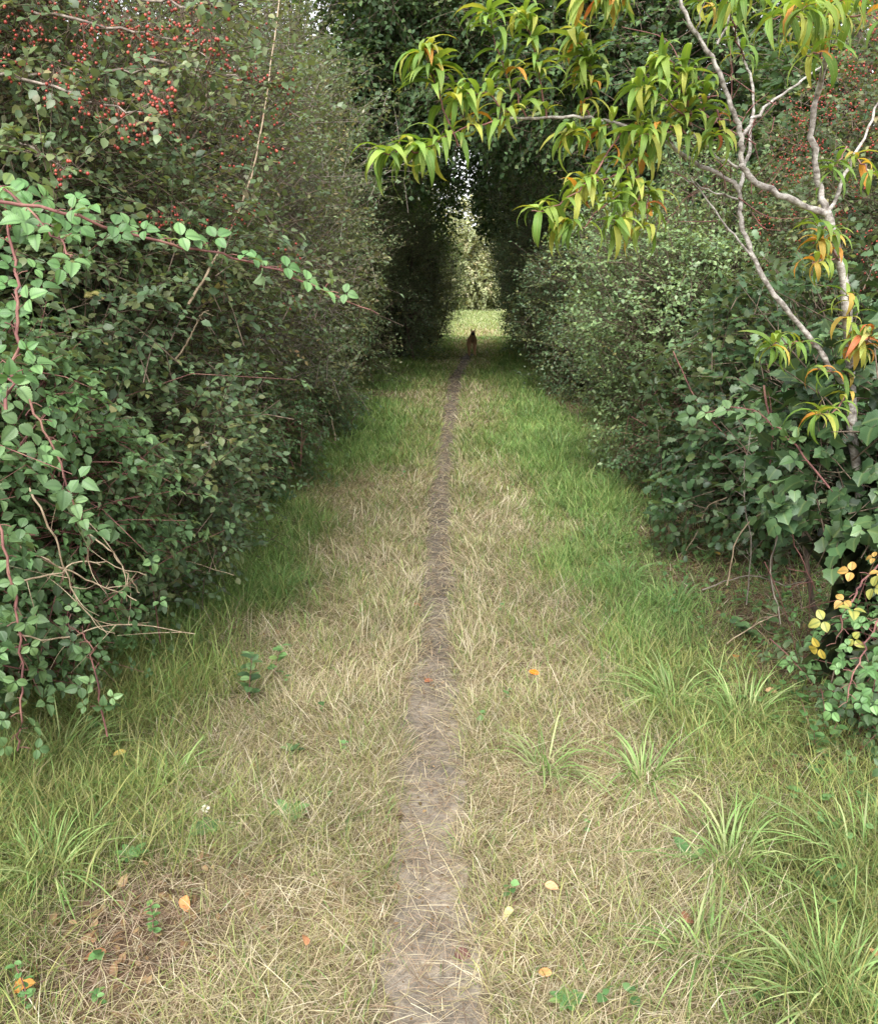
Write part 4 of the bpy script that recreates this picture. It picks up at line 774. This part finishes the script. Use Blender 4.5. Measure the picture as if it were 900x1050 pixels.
for lab, pts in [('thin grey stem rising from the dark hollow under the ivy', [(800, 640, 3.6), (790, 580, 3.55), (805, 520, 3.5), (800, 470, 3.5)]), ('arched pale bramble stem in the dark hollow on the right', [(745, 600, 3.9), (760, 545, 3.8), (800, 520, 3.7), (850, 545, 3.6), (870, 600, 3.5)]), ('crooked twig crossing low through the right hollow', [(720, 605, 4.2), (765, 590, 4.0), (810, 600, 3.8), (850, 580, 3.7)]), ('slim upright shoot at the back of the right hollow', [(765, 620, 4.2), (770, 560, 4.2), (762, 500, 4.2), (770, 440, 4.2)]), ('weathered stem leaning out of the left thicket over the grass', [(0, 600, 2.6), (50, 590, 2.7), (90, 575, 2.8), (150, 590, 2.9)]), ('pale twig hanging among the lower left brambles', [(30, 500, 2.6), (60, 560, 2.65), (75, 610, 2.7), (110, 650, 2.75)]), ('dead cane lying along the foot of the near left thicket', [(0, 650, 2.8), (60, 655, 2.9), (120, 640, 3.0), (200, 650, 3.1)])]:
    stem(lab, pts, .0038, .0014, M_DEAD if 'pale' in lab or 'dead' in lab or 'weathered' in lab else M_HBARK, 7)
# ================================================================== GRASS TUFTS
def tuft(px, py, label, n=46, Lh=.3, w=.005, pal=GREEN, spread=.05, dr=(.3, .8), lean=(.1, .9), kmul=1.0):
    n = int(n * 1.5); c = G(px, py); root = thing('grass_tuft', label, 'grass tuft', c, 'long grass tufts along the verge'); g = Geo()
    a = rng.uniform(0, 6.283, n); r = spread * rng.random(n) ** .5; x = c[0] + r * np.cos(a); y = c[1] + r * np.sin(a)
    blades(g, x, y, Lh * rng.uniform(.55, 1.15, n), w * rng.uniform(.6, 1.3, n), rnd(pal, n) * kmul, rng.uniform(*lean, n), az=a + rng.normal(0, .5, n), droop=rng.uniform(*dr, n), segs=6, basec=.8)
    g.build('blades', M_GRASS, root)
TG = np.array([(.22, .37, .11), (.27, .42, .14), (.32, .44, .16), (.39, .46, .2)])
TD = np.array([(.16, .30, .10), (.2, .36, .12), (.26, .4, .15)])
for px, py, n, Lh, pal, lab in [
    (762, 742, 60, .34, TG, 'tall arching tuft beside the brown litter under the right hedge'), (690, 725, 70, .34, TG, 'big pale green tuft left of the litter on the right verge'), (640, 600, 60, .30, TD, 'dark green tuft at the middle of the right verge'), (690, 625, 50, .28, TD, 'dark tuft against the brown litter on the right'), (615, 560, 50, .26, TD, 'tuft beyond the dark green one on the right verge'),
    (640, 500, 50, .32, TD, 'tuft at the foot of the pale shrub'), (570, 462, 60, .4, TD, 'bushy tuft on the right verge where the dry strip ends'), (545, 430, 50, .4, TD, 'farthest tuft at the shaded right hedge foot'), (560, 790, 44, .24, TG, 'tuft in the dry grass just below the bright orange leaf'), (745, 890, 60, .3, TG, 'wide tuft with pale arching blades low on the right'), (885, 895, 34, .36, TG, 'sparse tuft of long blades at the right edge'), (850, 1030, 60, .3, TG, 'rank tuft in the bottom right corner'), (720, 985, 50, .22, TG, 'short dense tuft left of the bottom right corner'), (660, 800, 46, .26, TG, 'loose tuft between the orange leaf and the right hedge'),
    (232, 560, 60, .3, TD, 'tuft drooping from the left hedge foot'), (285, 610, 54, .28, TD, 'tuft in the middle of the left verge'), (140, 650, 60, .3, TD, 'wide tuft under the dead stems on the left'), (310, 480, 50, .34, TD, 'tuft at the foot of the low bramble fringe'), (360, 440, 50, .4, TD, 'farthest tuft on the left verge'), (60, 780, 60, .28, TG, 'tuft under the reddish bramble runner'), (50, 900, 70, .24, TG, 'dense tuft at the left edge above the brown patch'), (170, 800, 50, .2, TG, 'yellowish tuft right of the small yellow leaf'), (390, 400, 50, .4, TD, 'shaded tuft left of the path far along')]:
    tuft(px, py, lab, n, Lh, .0058 if py > 560 else .007, pal, .06 if py > 560 else .14)

# ================================================================== SMALL PLANTS
def plant(name, label, cat, px, py, h, nl, size, pal, leaf=TOV, wid=.7, stems=1, lean=.1, mat=None):
    c = G(px, py); root = thing(name, label, cat, c); st, lv = Geo(), Geo()
    for k in range(stems):
        top = c + arr(rng.normal(0, lean * h * 2), rng.normal(0, lean * h * 2), h * rng.uniform(.75, 1.05)); w = smooth_poly([c, (c + top) / 2 + rng.normal(0, .01, 3), top], 4); V, F = tubes(w[None], np.linspace(.0022, .001, len(w))[None], 5); st.add(V, F, arr(.2, .2, .1))
        s = np.linspace(.25, 1, nl); p = np.stack([np.interp(s, np.linspace(0, 1, len(w)), w[:, a]) for a in range(3)], -1); a = np.arange(nl) * 2.4
        d = np.stack([np.cos(a), np.sin(a), rng.uniform(.1, .7, nl)], -1); V, F, lf, kk = inst(leaf, p, d, UP * .8 - d * .3 + rng.normal(0, .2, (nl, 3)), size * rng.uniform(.7, 1.2, nl), wid, .5, .2); lv.add(V, F, np.repeat(pick(PAL[pal], nl), kk, 0), lf)
    st.build('stem', M_CANE, root); lv.build('leaves', mat or M_BRAM, root, lf=True)
plant('tree_sapling', 'thin tree sapling with paired oval leaves in the left verge', 'sapling', 255, 725, .24, 11, .05, 'bram', stems=2)
plant('tree_sapling', 'small leafy sapling to the right of the thin sapling', 'sapling', 278, 700, .2, 9, .045, 'bramlight')
plant('weed', 'upright weed with stacked pale leaves on the brown patch', 'weed', 156, 965, .15, 16, .022, 'bramlight')
plant('weed', 'yellow green weed over the curled orange leaf in the bottom left corner', 'weed', 22, 1046, .14, 14, .022, 'bramlight')
plant('weed', 'small green weed at the foot of the brown patch', 'weed', 100, 1040, .07, 9, .02, 'bramlight')
plant('weed', 'leafy weed sprouting under the right hedge by the low bramble', 'weed', 775, 655, .16, 12, .05, 'bram', stems=3, lean=.4)
plant('weed', 'low leafy weed between the tall tuft and the low bramble', 'weed', 845, 775, .14, 12, .045, 'bramlight', stems=3, lean=.5)
def rosette(label, px, py, n, size, pal='bramlight', wid=.45, flat=.35):
    c = G(px, py); root = thing('leaf_rosette', label, 'weed', c, 'leaf rosettes in the grass'); lv = Geo(); a = np.arange(n) * 2.4
    d = np.stack([np.cos(a), np.sin(a), flat + rng.uniform(0, .4, n)], -1); V, F, lf, k = inst(TOV, np.tile(c + UP * .02, (n, 1)), d, UP - d * .3, size * rng.uniform(.6, 1.1, n), wid, .5, .2); lv.add(V, F, np.repeat(pick(PAL[pal], n), k, 0), lf); lv.build('leaves', M_BRAM, root, lf=True)
rosette('bright green rosette in the dry grass left of the path', 298, 842, 12, .07)
rosette('green rosette beside the white flower', 212, 858, 10, .075, 'bram')
rosette('pale rosette above the brown patch on the left', 135, 885, 9, .06)
rosette('faint rosette right of the two saplings', 300, 775, 8, .05, 'bram')
rosette('pair of plantain leaves standing in the right hand grass', 708, 888, 2, .075, 'bramlight', .6, 1.2)
rosette('glossy plantain leaves near the right edge', 845, 915, 3, .07, 'bramlight', .6, .9)
rosette('small green rosette right of the path at the bottom', 582, 1035, 10, .05)
def flower():
    c = G(212, 850); root = thing('white_flower', 'tiny white clover flower head in the left grass', 'flower', c); g, h = Geo(), Geo(); top = c + UP * .07
    w = smooth_poly([c, c + arr(.004, .003, .035), top], 3); V, F = tubes(w[None], .0012, 5); g.add(V, F, arr(.15, .25, .08)); g.build('stem', M_GRASS, root)
    u = nrm(rng.normal(size=(60, 3)) + UP * .3); V, F, lf, k = inst(T4, top + u * .003, u, nrm(np.cross(u, arr(.3, .2, 1))), .0115, .4); h.add(V, F, arr(.8, .78, .74), lf); h.build('petals', M_LEAF, root)
flower()

# ================================================================== FALLEN LEAVES
def fallen(px, py, label, col, size, leaf=TOV, wid=.7, curl=.5, fold=.3, dz=.03, az=None):
    c = G(px, py) + UP * dz; root = thing('fallen_leaf', label, 'fallen leaf', c, 'fallen autumn leaves'); g = Geo(); a = rng.uniform(0, 6.28) if az is None else az
    d = arr(math.cos(a), math.sin(a), rng.uniform(-.1, .2))[None]; n = (UP + rng.normal(0, .25, 3) + arr(0, -.35, 0))[None]; V, F, lf, k = inst(leaf, c[None] - d * size * .5, d, n, size, wid, curl, fold); cc = np.array(col) * (1 - .35 * lf[:, 1:2] * rng.random()) ; g.add(V, F, cc, lf); g.build('blade', M_FALL, root, lf=True, smooth=True)
    s = Geo(); q = c - d[0] * size * .5; V, F = tubes(np.stack([q, q - d[0] * size * .2, q - d[0] * size * .35 + UP * .006])[None], .0009, 4); s.add(V, F, arr(.3, .2, .1)); s.build('stalk', M_CANE, root)
for a in [
    (547, 712, 'bright orange leaf lying in the dry grass right of the path', (.85, .2, .015), .046, TOV, .75, .3, .1, .10), (440, 700, 'dull red leaf lying flat on the path', (.42, .13, .07), .055, TOV, .55, .3, .2, .012), (190, 936, 'orange brown curled leaf on the brown patch', (.62, .25, .1), .05, TOV, .6, .9, .5, .03),
    (22, 1027, 'large curled orange leaf in the bottom left corner', (.55, .25, .06), .07, TOAK, .55, 1.3, .7, .045), (314, 975, 'narrow faded orange leaf in the lower left grass', (.6, .28, .15), .055, TPE, .2, .6, .4, .04), (97, 986, 'dark rust coloured leaf on the brown patch', (.3, .12, .06), .06, TPE, .2, .6, .4, .02), (98, 966, 'pinkish brown leaf just above the rust coloured one', (.42, .22, .14), .055, TPE, .18, .6, .4, .02),
    (124, 788, 'small yellow leaf in the left grass', (.7, .5, .15), .045, TOV, .8, .3, .2, .06), (705, 958, 'round dark brown leaf in the lower right grass', (.25, .11, .07), .05, TOV, .8, .9, .4, .05), (753, 683, 'rust red leaf under the right hedge', (.6, .16, .05), .04, TOV, .75, .4, .2, .05), (520, 946, 'pale yellow sliver of a leaf beside the path', (.72, .66, .3), .05, TPE, .2, .2, .3, .03),
    (565, 918, 'peach coloured scrap of leaf right of the path', (.66, .36, .2), .04, TOV, .6, .6, .4, .03), (558, 1008, 'tan orange leaf at the bottom right of the path', (.62, .3, .12), .035, TOV, .6, .6, .4, .03), (735, 572, 'tiny yellow leaf on the brown litter far right', (.72, .45, .12), .05, TOV, .7, .3, .2, .03), (790, 720, 'faded buff leaf next to the tall arching tuft', (.6, .38, .22), .05, TOV, .7, .5, .3, .05),
    (880, 770, 'reddish brown leaf on bare soil by the low bramble', (.36, .14, .09), .06, TOV, .6, .7, .4, .02), (896, 765, 'pinkish brown leaf right of the reddish brown one', (.4, .2, .15), .05, TOV, .6, .7, .4, .02), (428, 622, 'small red leaf on the left rim of the path', (.4, .15, .09), .05, TOV, .6, .5, .3, .01), (484, 877, 'dark dead leaf on the right rim of the path', (.09, .045, .04), .05, TOV, .6, .9, .5, .02), (475, 985, 'dark purplish dead leaf near the bottom of the path', (.13, .06, .055), .06, TOV, .6, .8, .5, .012), (432, 672, 'curled black twiglike leaf across the path', (.06, .04, .035), .06, TPE, .15, .8, .6, .012), (895, 1000, 'tan leaf at the right edge low down', (.62, .34, .17), .05, TOV, .6, .7, .4, .06), (333, 543, 'pale brown leaf on the left grass', (.5, .34, .22), .05, TOV, .7, .5, .3, .06)]:
    fallen(*a)

# ================================================================== DOG
def dog():
    J = [  # x, y, z, rx, ry ; dog faces -Y
     (0, .30, .53, .095, .10), (0, .12, .54, .10, .115), (0, -.08, .53, .115, .135), (0, -.22, .55, .105, .125), (0, -.31, .66, .07, .085), (0, -.385, .735, .068, .07), (0, -.47, .715, .05, .05), (0, -.545, .69, .034, .034), (0, -.59, .68, .022, .024),
     (.045, -.365, .79, .030, .018), (.062, -.36, .86, .008, .006), (-.045, -.365, .79, .030, .018), (-.062, -.36, .86, .008, .006),
     (.085, -.21, .46, .055, .06), (.085, -.25, .32, .034, .04), (.08, -.30, .16, .022, .024), (.08, -.31, .05, .02, .022), (.08, -.35, .025, .026, .02),
     (-.085, -.19, .46, .055, .06), (-.085, -.17, .32, .034, .04), (-.08, -.13, .17, .022, .024), (-.08, -.10, .06, .02, .022), (-.08, -.13, .025, .026, .02),
     (.085, .31, .46, .065, .085), (.09, .23, .31, .04, .055), (.085, .36, .17, .022, .026), (.085, .31, .05, .019, .02), (.085, .27, .025, .025, .02),
     (-.085, .33, .46, .065, .085), (-.09, .30, .31, .04, .055), (-.085, .47, .19, .022, .026), (-.085, .46, .06, .019, .02), (-.085, .42, .025, .025, .02),
     (0, .42, .52, .03, .03), (0, .53, .40, .026, .026), (0, .60, .30, .012, .012)]
    E = [(0, 1), (1, 2), (2, 3), (3, 4), (4, 5), (5, 6), (6, 7), (7, 8), (5, 9), (9, 10), (5, 11), (11, 12), (3, 13), (13, 14), (14, 15), (15, 16), (16, 17), (3, 18), (18, 19), (19, 20), (20, 21), (21, 22), (0, 23), (23, 24), (24, 25), (25, 26), (26, 27), (0, 28), (28, 29), (29, 30), (30, 31), (31, 32), (0, 33), (33, 34), (34, 35)]
    me = bpy.data.meshes.new('dog_skeleton'); me.from_pydata([j[:3] for j in J], E, []); ob = bpy.data.objects.new('dog_skeleton', me); COL.objects.link(ob)
    ob.modifiers.new('Skin', 'SKIN').use_smooth_shade = True; sv = me.skin_vertices[0].data
    for i, j in enumerate(J): sv[i].radius = (j[3], j[4])
    sv[0].use_root = True; s = ob.modifiers.new('Sub', 'SUBSURF'); s.levels = 2; s.render_levels = 2
    bpy.context.view_layer.update(); dg = bpy.context.evaluated_depsgraph_get(); m2 = bpy.data.meshes.new_from_object(ob.evaluated_get(dg)); bpy.data.objects.remove(ob)
    n = len(m2.vertices); v = np.zeros(n * 3, np.float32); m2.vertices.foreach_get('co', v); v = v.reshape(-1, 3)
    F = [list(p.vertices) for p in m2.polygons]; g = Geo(); f4 = np.array([f for f in F if len(f) == 4]); f3 = [f for f in F if len(f) == 3]
    c = np.tile(arr(.55, .33, .18), (n, 1)); x, y, z = v.T
    dk = lambda k, col, a=1.0: c.__setitem__(k, c[k] * (1 - a) + np.array(col) * a)
    dk((y < -.49) & (z > .6), (.012, .01, .009)); dk((z > .82), (.015, .012, .01)); dk((z > .58) & (y > -.2), (.12, .07, .04), .4); dk((z < .05), (.05, .03, .02), .6); dk((y > .5), (.03, .02, .015), .8)
    dk((y < -.25) & (y > -.4) & (z > .4) & (z < .62) & (np.abs(x) < .05), (.2, .13, .07), .6)
    sc = .93; ang = R_(3); R = np.array([[math.cos(ang), -math.sin(ang), 0], [math.sin(ang), math.cos(ang), 0], [0, 0, 1]])
    b = G(484, 366); fp = np.array([v[:, 0].mean(), -.05, 0]); V = (v - fp) * sc @ R.T + b
    root = thing('dog', 'brown dog with black muzzle and pricked dark ears, trotting up the path towards the viewer', 'dog', b)
    g.add(V, f4, c);
    if f3: g.F3.append(np.array(f3))
    g.build('body', fur, root, smooth=True)
    tf = lambda p: (np.array(p) - fp) * sc @ R.T + b
    e = Geo(); berries(e, np.array([tf((.034, -.44, .755)), tf((-.034, -.44, .755))]), .011, np.tile(arr(.01, .008, .006), (2, 1))); e.build('eyes', M_FRUIT, root, smooth=True)
    k = Geo(); berries(k, np.array([tf((0, -.605, .69))]), .018, np.tile(arr(.008, .007, .007), (1, 1))); k.build('nose', M_FRUIT, root, smooth=True)
def fur_mat():
    m, nt, out = new_mat('dog fur'); N = nt.nodes.new; L = nt.links.new; at = N('ShaderNodeAttribute'); at.attribute_name = 'Col'; no = N('ShaderNodeTexNoise'); no.inputs['Scale'].default_value = 70
    mr = N('ShaderNodeMapRange'); mr.inputs['To Min'].default_value = .6; mr.inputs['To Max'].default_value = 1.4; L(no.outputs['Fac'], mr.inputs['Value']); mu = N('ShaderNodeMix'); mu.data_type = 'RGBA'; mu.blend_type = 'MULTIPLY'; mu.inputs['Factor'].default_value = 1; L(at.outputs['Color'], mu.inputs['A']); L(mr.outputs[0], mu.inputs['B'])
    pr = N('ShaderNodeBsdfPrincipled'); pr.inputs['Roughness'].default_value = .8; L(mu.outputs['Result'], pr.inputs['Base Color']); L(pr.outputs[0], out.inputs['Surface']); return m
fur = fur_mat(); dog()

# ================================================================== LIGHT
SUN_EL, SUN_AZ = R_(50), R_(188)      # azimuth clockwise from +Y: behind the viewer, a little to the left
w = bpy.data.worlds.new("World"); SC.world = w; w.use_nodes = True; nt = w.node_tree; bg = nt.nodes['Background']
sk = nt.nodes.new('ShaderNodeTexSky'); sk.sky_type = 'NISHITA'; sk.sun_disc = False; sk.sun_elevation = SUN_EL; sk.sun_rotation = SUN_AZ; sk.dust_density = 3.0; sk.air_density = 1.0
hs = nt.nodes.new('ShaderNodeHueSaturation'); hs.inputs['Saturation'].default_value = .12; nt.links.new(sk.outputs[0], hs.inputs['Color']); nt.links.new(hs.outputs[0], bg.inputs['Color']); bg.inputs['Strength'].default_value = .50
sd = bpy.data.lights.new('sun', 'SUN'); sd.energy = 3.0; sd.angle = R_(35); sd.color = (1, .96, .9); so = bpy.data.objects.new('sun', sd); COL.objects.link(so)
dv = Vector((math.sin(SUN_AZ) * math.cos(SUN_EL), math.cos(SUN_AZ) * math.cos(SUN_EL), math.sin(SUN_EL))); so.rotation_euler = dv.to_track_quat('Z', 'Y').to_euler(); so.location = (0, 0, 20)
SC.view_settings.view_transform = 'Standard'; SC.view_settings.look = 'None'; SC.view_settings.exposure = 0; SC.view_settings.gamma = 1
SC.render.engine = 'CYCLES'; cy = SC.cycles; cy.use_denoising = True; cy.max_bounces = 10; cy.diffuse_bounces = 9; cy.glossy_bounces = 2; cy.transmission_bounces = 8; cy.transparent_max_bounces = 4; cy.caustics_reflective = False; cy.caustics_refractive = False
